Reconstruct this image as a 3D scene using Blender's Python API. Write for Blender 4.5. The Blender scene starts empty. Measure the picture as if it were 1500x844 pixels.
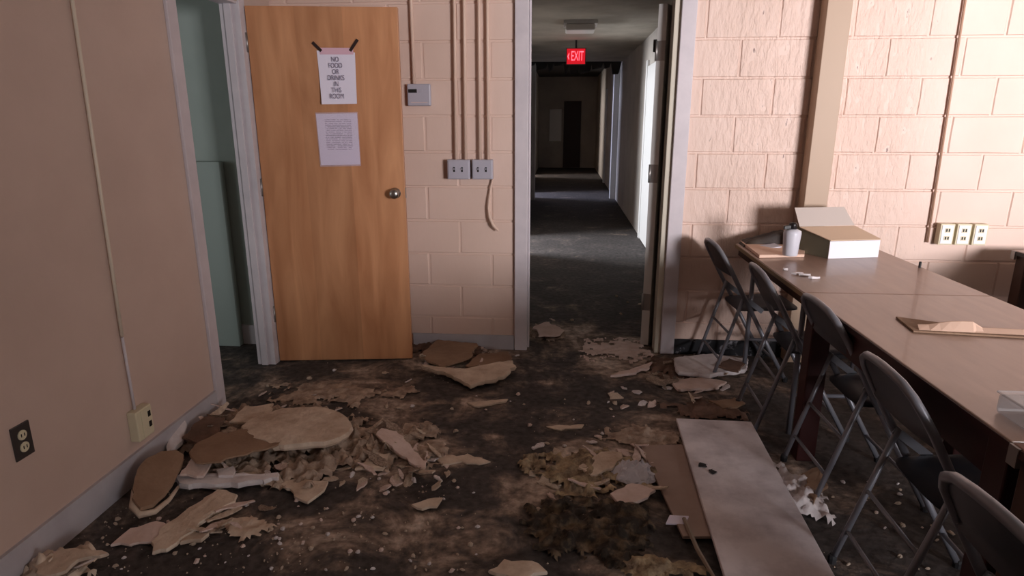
import bpy, math, random
from mathutils import Vector, Matrix, noise as mnoise

scene = bpy.context.scene
C = scene.collection
PI = math.pi
random.seed(11)

# ------------------------------------------------------------------ camera
F_PX, VPX, VPY, CAM_H = 927.0, 825.0, 175.0, 1.447
TILT = math.atan((422 - VPY) / F_PX)
YAW = math.atan((VPX - 750) / math.hypot(F_PX, 422 - VPY))
cam_d = bpy.data.cameras.new('camera')
cam_d.sensor_width = 36.0
cam_d.lens = 36.0 * F_PX / 1500.0
cam_d.clip_start, cam_d.clip_end = 0.02, 200
cam = bpy.data.objects.new('camera', cam_d)
C.objects.link(cam)
cam.location = (0, 0, CAM_H)
cam.rotation_euler = (PI / 2 - TILT, 0, YAW)
scene.camera = cam

# ------------------------------------------------------------------ world, lights, exposure
scene.view_settings.view_transform = 'Standard'
scene.view_settings.look = 'None'
scene.view_settings.gamma = 1
scene.view_settings.use_curve_mapping = False
scene.view_settings.exposure = 0.0
world = bpy.data.worlds.new('world')
scene.world = world
world.use_nodes = True
world.node_tree.nodes['Background'].inputs[0].default_value = (0.80, 0.88, 1.0, 1)
world.node_tree.nodes['Background'].inputs[1].default_value = 0.35


def area_light(name, loc, rot, sx, sy, power, col=(1, 1, 1), spread=PI):
    d = bpy.data.lights.new(name, 'AREA')
    d.shape = 'RECTANGLE'
    d.size, d.size_y, d.energy, d.color, d.spread = sx, sy, power, col, spread
    o = bpy.data.objects.new(name, d)
    C.objects.link(o)
    o.location, o.rotation_euler = loc, rot
    return o


WIN = (3.5, 5.3, 0.95, 2.25)       # x0, x1, z0, z1 of the window in the wall behind the camera
# daylight just outside the room window and the windows of the two side rooms off the corridor
area_light('daylight_room_window', (4.4, -3.16, 1.6), (PI / 2 + math.radians(7), 0, math.radians(15)), 1.7, 1.3, 120, (1.0, 0.94, 0.955), math.radians(72))
area_light('skylight_room_window', (4.4, -3.18, 1.6), (PI / 2, 0, 0), 1.7, 1.3, 135, (0.96, 0.96, 1.0))
area_light('daylight_side_room_near', (-2.5, 7.45, 1.75), (PI / 2 - math.radians(28), 0, -PI / 2), 0.8, 1.1, 230, (0.90, 0.94, 1.0))
area_light('daylight_side_room_far', (-2.5, 12.6, 1.75), (PI / 2 - math.radians(28), 0, -PI / 2), 0.8, 1.1, 190, (0.68, 0.74, 1.0))
area_light('fill_light_corridor_end', (-2.5, 17.0, 1.75), (PI / 2, 0, -PI / 2), 0.8, 1.1, 110, (1.0, 0.92, 0.86))  # added fill that lifts the dark corridor end, no known source there
area_light('daylight_teal_room', (-4.6, 1.2, 1.5), (PI / 2, 0, -PI / 2 + 0.35), 0.9, 1.1, 14, (0.95, 1.0, 1.0))

# ------------------------------------------------------------------ pixel -> world helpers
F0 = Vector((-math.sin(YAW), math.cos(YAW), 0))
RV = Vector((math.cos(YAW), math.sin(YAW), 0))
FV = F0 * math.cos(TILT) + Vector((0, 0, -math.sin(TILT)))
UV_ = F0 * math.sin(TILT) + Vector((0, 0, math.cos(TILT)))
CO = Vector((0, 0, CAM_H))


def ray(px, py):
    return FV + RV * ((px - 750) / F_PX) + UV_ * ((422 - py) / F_PX)


def onZ(px, py, z=0.0):
    d = ray(px, py)
    return CO + d * ((z - CAM_H) / d.z)


def onY(px, py, y):
    d = ray(px, py)
    return CO + d * (y / d.y)


def onP(px, py, p, n):
    d = ray(px, py)
    return CO + d * ((p - CO).dot(n) / d.dot(n))


# ------------------------------------------------------------------ materials
def lin(c):
    return tuple((v / 255 / 12.92 if v / 255 <= 0.04045 else ((v / 255 + 0.055) / 1.055) ** 2.4) for v in c)


MATS = {}


def mat(name, col, rough=0.7, metal=0.0, spec=0.4, col2=None, nscale=6.0, ncontrast=(0.35, 0.7), bump=0.0, bscale=60.0,
        stretch=(1, 1, 1), emit=None, estr=0.0, detail=5.0, coat=0.0):
    """plain principled material, optionally two-tone noise and noise bump, in object space"""
    m = bpy.data.materials.new(name)
    m.use_nodes = True
    nt = m.node_tree
    N, L = nt.nodes, nt.links
    p = N['Principled BSDF']
    p.inputs['Base Color'].default_value = (*lin(col), 1)
    p.inputs['Roughness'].default_value = rough
    p.inputs['Metallic'].default_value = metal
    p.inputs['Specular IOR Level'].default_value = spec
    p.inputs['Coat Weight'].default_value = coat
    if emit:
        p.inputs['Emission Color'].default_value = (*emit, 1)
        p.inputs['Emission Strength'].default_value = estr
    if col2 or bump:
        tc = N.new('ShaderNodeTexCoord')
        mp = N.new('ShaderNodeMapping')
        mp.inputs['Scale'].default_value = stretch
        L.new(tc.outputs['Object'], mp.inputs[0])
        oi = N.new('ShaderNodeObjectInfo')
        ad = N.new('ShaderNodeVectorMath')
        ad.operation = 'MULTIPLY_ADD'
        ad.inputs[1].default_value = (1, 1, 1)
        sc_ = N.new('ShaderNodeVectorMath')
        sc_.operation = 'SCALE'
        sc_.inputs[0].default_value = (37, 17, 53)
        L.new(oi.outputs['Random'], sc_.inputs['Scale'])
        L.new(mp.outputs[0], ad.inputs[0])
        L.new(sc_.outputs[0], ad.inputs[2])
    if col2:
        n = N.new('ShaderNodeTexNoise')
        n.inputs['Scale'].default_value = nscale
        n.inputs['Detail'].default_value = detail
        n.inputs['Roughness'].default_value = 0.62
        L.new(ad.outputs[0], n.inputs['Vector'])
        r = N.new('ShaderNodeValToRGB')
        r.color_ramp.elements[0].position = ncontrast[0]
        r.color_ramp.elements[1].position = ncontrast[1]
        r.color_ramp.elements[0].color = (*lin(col), 1)
        r.color_ramp.elements[1].color = (*lin(col2), 1)
        L.new(n.outputs['Fac'], r.inputs[0])
        L.new(r.outputs[0], p.inputs['Base Color'])
    if bump:
        n2 = N.new('ShaderNodeTexNoise')
        n2.inputs['Scale'].default_value = bscale
        n2.inputs['Detail'].default_value = 4
        L.new(ad.outputs[0], n2.inputs['Vector'])
        b = N.new('ShaderNodeBump')
        b.inputs['Strength'].default_value = bump
        b.inputs['Distance'].default_value = 0.01
        L.new(n2.outputs['Fac'], b.inputs['Height'])
        L.new(b.outputs[0], p.inputs['Normal'])
    MATS[name] = m
    return m


M = MATS
mat('left_paint', (206, 182, 170), 0.55, col2=(194, 170, 158), nscale=1.6, bump=0.05, bscale=90)
mat('plain_paint', (190, 172, 156), 0.7)
mat('corridor_paint', (182, 174, 166), 0.7, col2=(156, 148, 142), nscale=1.2)
mat('corridor_white', (214, 212, 210), 0.45)
mat('ceiling_paint', (198, 190, 176), 0.85, col2=(150, 142, 130), nscale=1.1)
mat('teal_paint', (162, 172, 167), 0.6, col2=(150, 162, 156), nscale=2)
mat('teal_dark', (150, 162, 157), 0.6)
mat('white_trim', (212, 203, 208), 0.45, col2=(198, 190, 196), nscale=5)
mat('cream_trim', (204, 196, 180), 0.5)
mat('base_grey', (192, 188, 194), 0.5, col2=(172, 166, 172), nscale=4)
mat('base_black', (26, 26, 32), 0.45, col2=(150, 148, 156), nscale=13, ncontrast=(0.53, 0.62))
mat('post_tan', (178, 152, 130), 0.5)
mat('conduit', (222, 193, 176), 0.45)
mat('conduit_tan', (176, 140, 118), 0.5)
mat('conduit_white', (222, 208, 190), 0.4)
mat('box_grey', (178, 174, 186), 0.4)
mat('ivory', (214, 204, 176), 0.4)
mat('slot_dark', (24, 22, 22), 0.6)
mat('plate_steel', (88, 84, 84), 0.35, metal=0.7)
mat('steel', (186, 182, 178), 0.28, metal=1.0)
mat('hinge_steel', (158, 154, 152), 0.4, metal=0.8)
mat('chair_metal', (128, 129, 138), 0.38, metal=0.35, spec=0.6)
mat('chair_panel', (58, 62, 72), 0.42, metal=0.35, col2=(78, 78, 84), nscale=5)
mat('chair_worn', (150, 136, 112), 0.5, metal=0.2)
mat('rubber', (40, 40, 44), 0.7)
mat('table_top', (150, 122, 108), 0.33, col2=(134, 108, 97), nscale=3, stretch=(6, 1, 1), spec=0.5, coat=0.15)
mat('table_top_red', (122, 84, 68), 0.35, col2=(100, 66, 54), nscale=3, stretch=(6, 1, 1), spec=0.5)
mat('table_edge', (152, 128, 98), 0.45)
mat('mahogany', (60, 20, 20), 0.45, col2=(44, 15, 16), nscale=4, stretch=(1, 1, 0.2))
mat('walnut', (78, 50, 38), 0.5, col2=(58, 37, 30), nscale=4, stretch=(1, 1, 0.2))
mat('paper', (232, 224, 240), 0.6)
mat('ink', (116, 108, 130), 0.7)
mat('tape_black', (44, 26, 24), 0.5)
mat('tape_clear', (226, 184, 200), 0.12, spec=0.8)
mat('carton_white', (234, 232, 240), 0.5)
mat('carton_tan', (216, 190, 166), 0.7)
mat('carton_grey', (190, 178, 172), 0.7)
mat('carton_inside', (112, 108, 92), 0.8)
mat('frosted', (206, 206, 216), 0.35)
mat('cap_black', (26, 20, 22), 0.4)
mat('folder_dark', (44, 36, 34), 0.6, col2=(70, 56, 50), nscale=5)
mat('folder_pink', (226, 192, 172), 0.6)
mat('bag_dark', (52, 44, 42), 0.7, col2=(84, 72, 62), nscale=4, bump=.5, bscale=14)
mat('wood_tan', (184, 146, 118), 0.6)
mat('light_lens', (226, 220, 214), 0.4)
mat('sign_housing', (40, 34, 34), 0.5)
mat('sign_face', (150, 6, 14), 0.5, emit=(1.0, 0.012, 0.03), estr=0.55)
mat('sign_letter', (255, 60, 80), 0.5, emit=(1.0, 0.10, 0.14), estr=2.6)
mat('far_door', (44, 17, 12), 0.5)
mat('dark_void', (62, 58, 56), 0.9)
# debris
mat('gyp_cream', (226, 208, 190), 0.85, col2=(186, 162, 142), nscale=9, bump=0.6, bscale=40)
mat('gyp_pink', (232, 212, 206), 0.85, col2=(206, 180, 168), nscale=7, bump=0.4, bscale=50)
mat('gyp_white', (236, 230, 232), 0.8, col2=(196, 184, 184), nscale=6, bump=0.4, bscale=40)
mat('tile_brown', (156, 128, 106), 0.8, col2=(132, 104, 84), nscale=6, bump=0.3, bscale=60)
mat('tile_wet', (126, 98, 84), 0.7, col2=(78, 58, 48), nscale=7, bump=0.5, bscale=40)
mat('insul_yellow', (106, 88, 74), 0.9, col2=(206, 184, 150), nscale=16, bump=1.0, bscale=50)
mat('mush_dark', (50, 42, 36), 0.85, col2=(136, 114, 90), nscale=16, ncontrast=(0.45, 0.75), bump=1.0, bscale=35)
mat('mush_tan', (138, 118, 105), 0.9, col2=(206, 184, 166), nscale=16, bump=1.0, bscale=40)
mat('board_white', (230, 222, 226), 0.45, col2=(176, 166, 170), nscale=4.5, ncontrast=(.42, .72), bump=0.15, bscale=30)
mat('board_tan', (168, 144, 132), 0.6, col2=(146, 122, 112), nscale=3)
mat('leaf_dark', (34, 32, 34), 0.7)
mat('stick', (150, 134, 120), 0.7)
mat('plastic_white', (206, 204, 214), 0.3, bump=0.4, bscale=20)
mat('crumb', (176, 158, 142), 0.9)


def block_material():
    m = bpy.data.materials.new('painted_block')
    m.use_nodes = True
    N, L = m.node_tree.nodes, m.node_tree.links
    p = N['Principled BSDF']
    p.inputs['Roughness'].default_value = 0.5
    g = N.new('ShaderNodeNewGeometry')
    n = N.new('ShaderNodeTexNoise'); n.inputs['Scale'].default_value = 2.2; n.inputs['Detail'].default_value = 6
    L.new(g.outputs['Position'], n.inputs['Vector'])
    r = N.new('ShaderNodeValToRGB')
    r.color_ramp.elements[0].position = 0.3; r.color_ramp.elements[1].position = 0.75
    r.color_ramp.elements[0].color = (*lin((225, 197, 184)), 1)
    r.color_ramp.elements[1].color = (*lin((215, 187, 173)), 1)
    L.new(n.outputs['Fac'], r.inputs[0])
    L.new(r.outputs[0], p.inputs['Base Color'])
    # blistered, flaking paint: plateaus with crisp edges
    mp = N.new('ShaderNodeMapping'); mp.inputs['Scale'].default_value = (1.0, 1.0, 0.35)
    L.new(g.outputs['Position'], mp.inputs[0])
    n2 = N.new('ShaderNodeTexNoise'); n2.inputs['Scale'].default_value = 26; n2.inputs['Detail'].default_value = 5
    n2.inputs['Roughness'].default_value = 0.6
    L.new(mp.outputs[0], n2.inputs['Vector'])
    r2 = N.new('ShaderNodeValToRGB')
    r2.color_ramp.elements[0].position = 0.40; r2.color_ramp.elements[1].position = 0.66
    L.new(n2.outputs['Fac'], r2.inputs[0])
    pit = N.new('ShaderNodeMapRange'); pit.inputs['From Min'].default_value = 0.33; pit.inputs['From Max'].default_value = 0.29
    L.new(n2.outputs['Fac'], pit.inputs['Value'])
    # flaking only in broad patches right of the corridor door
    n3 = N.new('ShaderNodeTexNoise'); n3.inputs['Scale'].default_value = 1.7; n3.inputs['Detail'].default_value = 2
    L.new(g.outputs['Position'], n3.inputs['Vector'])
    sx = N.new('ShaderNodeSeparateXYZ'); L.new(g.outputs['Position'], sx.inputs[0])
    mr = N.new('ShaderNodeMapRange')
    mr.inputs['From Min'].default_value = 0.7; mr.inputs['From Max'].default_value = 1.0
    L.new(sx.outputs['X'], mr.inputs['Value'])
    mr2 = N.new('ShaderNodeMapRange')
    mr2.inputs['From Min'].default_value = 2.2; mr2.inputs['From Max'].default_value = 1.9
    L.new(sx.outputs['X'], mr2.inputs['Value'])
    mu = N.new('ShaderNodeMath'); mu.operation = 'MULTIPLY'
    L.new(mr.outputs[0], mu.inputs[0]); L.new(mr2.outputs[0], mu.inputs[1])
    mu2 = N.new('ShaderNodeMath'); mu2.operation = 'MULTIPLY_ADD'; mu2.inputs[1].default_value = 0.7; mu2.inputs[2].default_value = 0.06
    L.new(mu.outputs[0], mu2.inputs[0])
    pm = N.new('ShaderNodeMath'); pm.operation = 'MULTIPLY'
    L.new(pit.outputs[0], pm.inputs[0]); L.new(mu.outputs[0], pm.inputs[1])
    mx = N.new('ShaderNodeMix'); mx.data_type = 'RGBA'
    L.new(pm.outputs[0], mx.inputs[0]); L.new(r.outputs[0], mx.inputs[6]); mx.inputs[7].default_value = (*lin((128, 100, 92)), 1)
    L.new(mx.outputs[2], p.inputs['Base Color'])
    b = N.new('ShaderNodeBump'); b.inputs['Distance'].default_value = 0.006
    L.new(mu2.outputs[0], b.inputs['Strength'])
    L.new(r2.outputs[0], b.inputs['Height'])
    L.new(b.outputs[0], p.inputs['Normal'])
    M['painted_block'] = m


block_material()


def wood_material():
    m = bpy.data.materials.new('birch_door')
    m.use_nodes = True
    N, L = m.node_tree.nodes, m.node_tree.links
    p = N['Principled BSDF']
    p.inputs['Roughness'].default_value = 0.42
    tc = N.new('ShaderNodeTexCoord')
    mp = N.new('ShaderNodeMapping'); mp.inputs['Scale'].default_value = (5, 1, 0.7)
    L.new(tc.outputs['Object'], mp.inputs[0])
    n = N.new('ShaderNodeTexNoise'); n.inputs['Scale'].default_value = 2.2; n.inputs['Detail'].default_value = 6
    n.inputs['Distortion'].default_value = 0.8
    L.new(mp.outputs[0], n.inputs['Vector'])
    r = N.new('ShaderNodeValToRGB')
    r.color_ramp.elements[0].position = 0.28; r.color_ramp.elements[1].position = 0.74
    r.color_ramp.elements[0].color = (*lin((178, 120, 82)), 1)
    r.color_ramp.elements[1].color = (*lin((212, 154, 112)), 1)
    L.new(n.outputs['Fac'], r.inputs[0])
    # veneer leaves: three broad vertical bands
    sx = N.new('ShaderNodeSeparateXYZ'); L.new(tc.outputs['Object'], sx.inputs[0])
    ml = N.new('ShaderNodeMath'); ml.operation = 'MULTIPLY'; ml.inputs[1].default_value = 3.9
    L.new(sx.outputs['X'], ml.inputs[0])
    fl = N.new('ShaderNodeMath'); fl.operation = 'FLOOR'; L.new(ml.outputs[0], fl.inputs[0])
    wn = N.new('ShaderNodeTexWhiteNoise'); wn.noise_dimensions = '1D'; L.new(fl.outputs[0], wn.inputs['W'])
    mr = N.new('ShaderNodeMapRange'); mr.inputs['To Min'].default_value = 0.86; mr.inputs['To Max'].default_value = 1.08
    L.new(wn.outputs['Value'], mr.inputs['Value'])
    mx = N.new('ShaderNodeVectorMath'); mx.operation = 'SCALE'
    L.new(r.outputs[0], mx.inputs[0]); L.new(mr.outputs[0], mx.inputs['Scale'])
    L.new(mx.outputs[0], p.inputs['Base Color'])
    M['birch_door'] = m


wood_material()


def floor_material():
    m = bpy.data.materials.new('soiled_carpet')
    m.use_nodes = True
    N, L = m.node_tree.nodes, m.node_tree.links
    p = N['Principled BSDF']
    p.inputs['Roughness'].default_value = 0.8
    p.inputs['Specular IOR Level'].default_value = 0.3
    g = N.new('ShaderNodeNewGeometry')
    at = N.new('ShaderNodeAttribute'); at.attribute_name = 'residue'
    n1 = N.new('ShaderNodeTexNoise'); n1.inputs['Scale'].default_value = 3.2; n1.inputs['Detail'].default_value = 9
    n1.inputs['Roughness'].default_value = 0.68; n1.inputs['Distortion'].default_value = 0.6
    L.new(g.outputs['Position'], n1.inputs['Vector'])
    ad = N.new('ShaderNodeMath'); ad.operation = 'MULTIPLY_ADD'; ad.inputs[1].default_value = 0.44
    L.new(at.outputs['Fac'], ad.inputs[0]); L.new(n1.outputs['Fac'], ad.inputs[2])
    r = N.new('ShaderNodeValToRGB')
    e = r.color_ramp.elements
    e[0].position = 0.44; e[0].color = (*lin((66, 61, 60)), 1)
    e[1].position = 0.84; e[1].color = (*lin((210, 194, 182)), 1)
    for pos, c in ((0.55, (80, 73, 71)), (0.60, (106, 94, 87)), (0.66, (136, 119, 108)), (0.74, (178, 160, 147))):
        k = e.new(pos); k.color = (*lin(c), 1)
    L.new(ad.outputs[0], r.inputs[0])
    n2 = N.new('ShaderNodeTexNoise'); n2.inputs['Scale'].default_value = 28; n2.inputs['Detail'].default_value = 5
    L.new(g.outputs['Position'], n2.inputs['Vector'])
    mr = N.new('ShaderNodeMapRange'); mr.inputs['From Min'].default_value = 0.3; mr.inputs['From Max'].default_value = 0.7
    mr.inputs['To Min'].default_value = 0.5; mr.inputs['To Max'].default_value = 1.35
    L.new(n2.outputs['Fac'], mr.inputs['Value'])
    mx = N.new('ShaderNodeVectorMath'); mx.operation = 'SCALE'
    L.new(r.outputs[0], mx.inputs[0]); L.new(mr.outputs[0], mx.inputs['Scale'])
    L.new(mx.outputs[0], p.inputs['Base Color'])
    b = N.new('ShaderNodeBump'); b.inputs['Strength'].default_value = 0.7; b.inputs['Distance'].default_value = 0.012
    L.new(n2.outputs['Fac'], b.inputs['Height']); L.new(b.outputs[0], p.inputs['Normal'])
    M['soiled_carpet'] = m


floor_material()


def print_material():
    """small grey print lines on a page, in the page's own coordinates"""
    m = bpy.data.materials.new('printed_page')
    m.use_nodes = True
    N, L = m.node_tree.nodes, m.node_tree.links
    p = N['Principled BSDF']; p.inputs['Roughness'].default_value = 0.5
    tc = N.new('ShaderNodeTexCoord')
    sp = N.new('ShaderNodeSeparateXYZ'); L.new(tc.outputs['Generated'], sp.inputs[0])

    def math_(op, a, b=None):
        n = N.new('ShaderNodeMath'); n.operation = op
        for i, v in enumerate((a, b)):
            if v is None: continue
            if isinstance(v, (int, float)): n.inputs[i].default_value = v
            else: L.new(v, n.inputs[i])
        return n.outputs[0]
    X, Z = sp.outputs['X'], sp.outputs['Z']
    line = math_('LESS_THAN', math_('FRACT', math_('MULTIPLY', Z, 30)), 0.5)
    n = N.new('ShaderNodeTexNoise'); n.inputs['Scale'].default_value = 1
    mp = N.new('ShaderNodeMapping'); mp.inputs['Scale'].default_value = (26, 1, 30)
    L.new(tc.outputs['Generated'], mp.inputs[0]); L.new(mp.outputs[0], n.inputs['Vector'])
    word = math_('GREATER_THAN', n.outputs['Fac'], 0.42)
    inx = math_('MULTIPLY', math_('GREATER_THAN', X, 0.2), math_('LESS_THAN', X, 0.84))
    inz = math_('MULTIPLY', math_('GREATER_THAN', Z, 0.3), math_('LESS_THAN', Z, 0.9))
    f = math_('MULTIPLY', math_('MULTIPLY', line, word), math_('MULTIPLY', inx, inz))
    mx = N.new('ShaderNodeMix'); mx.data_type = 'RGBA'
    mx.inputs[6].default_value = (*lin((236, 228, 244)), 1)
    mx.inputs[7].default_value = (*lin((150, 142, 164)), 1)
    L.new(f, mx.inputs[0]); L.new(mx.outputs[2], p.inputs['Base Color'])
    M['printed_page'] = m


print_material()


def clear_material(name, tint, alpha, rough=0.08):
    m = bpy.data.materials.new(name)
    m.use_nodes = True
    p = m.node_tree.nodes['Principled BSDF']
    p.inputs['Base Color'].default_value = (*lin(tint), 1)
    p.inputs['Alpha'].default_value = alpha
    p.inputs['Roughness'].default_value = rough
    p.inputs['Specular IOR Level'].default_value = 0.9
    M[name] = m


clear_material('sleeve_clear', (236, 222, 240), 0.25)
clear_material('tub_clear', (176, 182, 190), 0.45, 0.2)


# ------------------------------------------------------------------ mesh helpers
class MB:
    def __init__(self):
        self.v, self.f, self.mi = [], [], []
        self.cur = 0

    def add(self, vs, fs):
        b = len(self.v)
        self.v += [tuple(v) for v in vs]
        for f in fs:
            self.f.append([b + i for i in f]); self.mi.append(self.cur)

    def box(self, x0, x1, y0, y1, z0, z1):
        x0, x1 = min(x0, x1), max(x0, x1); y0, y1 = min(y0, y1), max(y0, y1); z0, z1 = min(z0, z1), max(z0, z1)
        self.add([(x0, y0, z0), (x1, y0, z0), (x1, y1, z0), (x0, y1, z0), (x0, y0, z1), (x1, y0, z1), (x1, y1, z1), (x0, y1, z1)],
                 [(3, 2, 1, 0), (4, 5, 6, 7), (0, 1, 5, 4), (1, 2, 6, 5), (2, 3, 7, 6), (3, 0, 4, 7)])
        return self

    def obox(self, c, ax, ay, az):
        """box from centre and three half-axis vectors"""
        c, ax, ay, az = Vector(c), Vector(ax), Vector(ay), Vector(az)
        vs = [c + ax * sx + ay * sy + az * sz for sz in (-1, 1) for sx, sy in ((-1, -1), (1, -1), (1, 1), (-1, 1))]
        self.add(vs, [(3, 2, 1, 0), (4, 5, 6, 7), (0, 1, 5, 4), (1, 2, 6, 5), (2, 3, 7, 6), (3, 0, 4, 7)])
        return self

    def tube(self, pts, r, n=8, closed=False):
        pts = [Vector(p) for p in pts]
        rings = []
        prev = None
        m = len(pts)
        for i, p in enumerate(pts):
            a = pts[i - 1] if i > 0 else (pts[-1] if closed else p)
            b = pts[i + 1] if i < m - 1 else (pts[0] if closed else p)
            t = (b - a).normalized()
            u = prev - t * prev.dot(t) if prev else t.orthogonal()
            u.normalize(); prev = u
            w = t.cross(u)
            rr = r[i] if isinstance(r, (list, tuple)) else r
            rings.append([p + (u * math.cos(k * 2 * PI / n) + w * math.sin(k * 2 * PI / n)) * rr for k in range(n)])
        vs = [v for rg in rings for v in rg]
        fs = []
        for i in range(m if closed else m - 1):
            j = (i + 1) % m
            for k in range(n):
                fs.append((i * n + k, i * n + (k + 1) % n, j * n + (k + 1) % n, j * n + k))
        if not closed:
            fs.append(tuple(reversed(range(n)))); fs.append(tuple((m - 1) * n + k for k in range(n)))
        self.add(vs, fs)
        return self

    def lathe(self, prof, origin=(0, 0, 0), axis='z', n=16):
        o = Vector(origin)
        vs = []
        for r, h in prof:
            for k in range(n):
                a = 2 * PI * k / n
                c, s = r * math.cos(a), r * math.sin(a)
                vs.append(o + (Vector((c, s, h)) if axis == 'z' else Vector((c, -h, s)) if axis == '-y' else Vector((h, c, s))))
        fs = []
        for i in range(len(prof) - 1):
            for k in range(n):
                fs.append((i * n + k, i * n + (k + 1) % n, (i + 1) * n + (k + 1) % n, (i + 1) * n + k))
        fs.append(tuple(reversed(range(n)))); fs.append(tuple((len(prof) - 1) * n + k for k in range(n)))
        self.add(vs, fs)
        return self

    def mesh(self, name, *mats, smooth=False):
        me = bpy.data.meshes.new(name)
        me.from_pydata(self.v, [], self.f)
        for m in mats:
            me.materials.append(M[m] if isinstance(m, str) else m)
        if len(mats) > 1:
            me.polygons.foreach_set('material_index', self.mi)
        if smooth:
            me.polygons.foreach_set('use_smooth', [True] * len(me.polygons))
        me.update()
        import bmesh
        bm = bmesh.new(); bm.from_mesh(me)
        bmesh.ops.recalc_face_normals(bm, faces=bm.faces)
        bm.to_mesh(me); bm.free()
        return me

    def build(self, name, *mats, parent=None, loc=None, smooth=False, bevel=0.0):
        return link(name, self.mesh(name, *mats, smooth=smooth), parent, loc, bevel)


def link(name, me, parent=None, loc=None, bevel=0.0):
    o = bpy.data.objects.new(name, me)
    C.objects.link(o)
    if parent: o.parent = parent
    if loc is not None: o.location = loc
    if bevel:
        b = o.modifiers.new('bevel', 'BEVEL'); b.width = bevel; b.segments = 2; b.limit_method = 'ANGLE'
    return o


def tag(o, label=None, cat=None, group=None, kind=None):
    if label: o['label'] = label
    if cat: o['category'] = cat
    if group: o['group'] = group
    if kind: o['kind'] = kind
    return o


def struct(o, label, cat):
    return tag(o, label, cat, kind='structure')


def empty(name, loc=(0, 0, 0), rz=0.0):
    o = bpy.data.objects.new(name, None)
    o.empty_display_size = 0.1
    C.objects.link(o)
    o.location = loc; o.rotation_euler = (0, 0, rz)
    return o


def copy_tree(o, parent=None):
    c = o.copy(); C.objects.link(c); c.parent = parent
    for ch in o.children:
        copy_tree(ch, c)
    return c


def text_mesh(body, size, name, mat_name, extrude=0.0):
    cu = bpy.data.curves.new(name, 'FONT')
    cu.body = body; cu.size = size; cu.align_x = 'CENTER'; cu.align_y = 'CENTER'; cu.extrude = extrude
    t = bpy.data.objects.new(name, cu); C.objects.link(t)
    me = bpy.data.meshes.new_from_object(t.evaluated_get(bpy.context.evaluated_depsgraph_get()))
    bpy.data.objects.remove(t); bpy.data.curves.remove(cu)
    me.materials.clear(); me.materials.append(M[mat_name])
    return me


# ================================================================== the room shell
XL, YB, XR, YR, ZC = -1.73, 3.88, 5.6, -3.0, 2.72
COR_L, COR_R, COR_Z, COR_END = -0.74, 1.0, 2.41, 20.0
WT = 0.10
DX0, DX1, DZ = -0.225, 0.625, 2.14         # corridor doorway
LY0, LY1, LZ = 2.90, 3.50, 2.05            # left doorway

# floor: one sheet with a finer grid where residue stains lie
BLOBS = [  # pixel x, pixel y, radius x, radius y (m), strength
    (480, 572, .50, .22, .55), (560, 600, .35, .25, .5), (430, 640, .55, .30, .75), (570, 660, .30, .25, .75), (640, 672, .16, .10, .4),
    (340, 765, .30, .2, .25), (690, 530, .42, .3, .6), (820, 487, .30, .3, .6), (905, 515, .30, .42, .75), (960, 545, .3, .3, .5),
    (1010, 590, .35, .3, .42), (850, 690, .38, .28, .62), (780, 715, .25, .15, .45), (930, 640, .35, .22, .45), (640, 765, .28, .10, .45),
    (480, 790, .30, .16, .30), (880, 770, .35, .25, .22), (1060, 545, .3, .3, .35), (1150, 700, .3, .3, .25), (700, 590, .16, .06, .4),
    (830, 627, .16, .05, .4), (540, 545, .4, .2, .35), (960, 835, .3, .1, .4), (660, 830, .3, .1, .2), (560, 690, .25, .15, .5),
    (600, 772, .10, .03, .6), (630, 757, .10, .03, .7), (665, 748, .10, .025, .65), (705, 748, .10, .03, .5), (590, 790, .08, .04, .5), (640, 820, .16, .05, .35),
    (540, 560, .22, .06, .65), (570, 575, .18, .05, .6), (440, 590, .2, .07, .6), (510, 545, .15, .04, .6), (640, 590, .12, .04, .5), (680, 678, .16, .05, .6),
    (720, 640, .10, .03, .4), (790, 560, .14, .05, .45), (870, 545, .2, .06, .5), (960, 610, .2, .06, .55), (1050, 575, .2, .06, .5), (900, 665, .14, .06, .7),
    (830, 660, .12, .05, .6), (800, 700, .10, .05, .65), (780, 690, .08, .03, .6), (600, 690, .12, .05, .6), (560, 610, .14, .05, .6), (480, 830, .2, .05, .35),
    (420, 765, .12, .05, .4), (520, 740, .16, .05, .35), (720, 800, .2, .06, .3), (830, 830, .15, .05, .35)]
BL = [(onZ(px, py), rx, ry, s) for px, py, rx, ry, s in BLOBS]
gx0, gx1, gy0, gy1, gs = -3.6, 4.2, -3.0, 21.0, None
xs = [-3.6, -1.85] + [-1.73 + 0.03 * i for i in range(128)] + [2.4, 3.2, 4.2, 5.6]
ys = [-3.0, -1.5, 0.0, 0.9] + [1.2 + 0.03 * i for i in range(144)] + [6.0, 7.0, 8.0, 10, 12, 14, 17, 21]
fb = MB()
fb.v = [(x, y, 0.0) for y in ys for x in xs]
nx = len(xs)
for j in range(len(ys) - 1):
    for i in range(nx - 1):
        a = j * nx + i
        fb.f.append([a, a + 1, a + nx + 1, a + nx]); fb.mi.append(0)
fme = fb.mesh('floor', 'soiled_carpet')
att = fme.attributes.new('residue', 'FLOAT', 'POINT')
vals = []
for v in fme.vertices:
    s = 0.0
    for c, rx, ry, st in BL:
        d = ((v.co.x - c.x) / rx) ** 2 + ((v.co.y - c.y) / ry) ** 2
        if d < 6: s = max(s, st * math.exp(-d * 1.2))
    vals.append(s if v.co.y < 5.5 else -0.12)
att.data.foreach_set('value', vals)
struct(link('floor', fme), 'dark soiled carpet floor smeared with tan plaster residue', 'floor')

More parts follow.
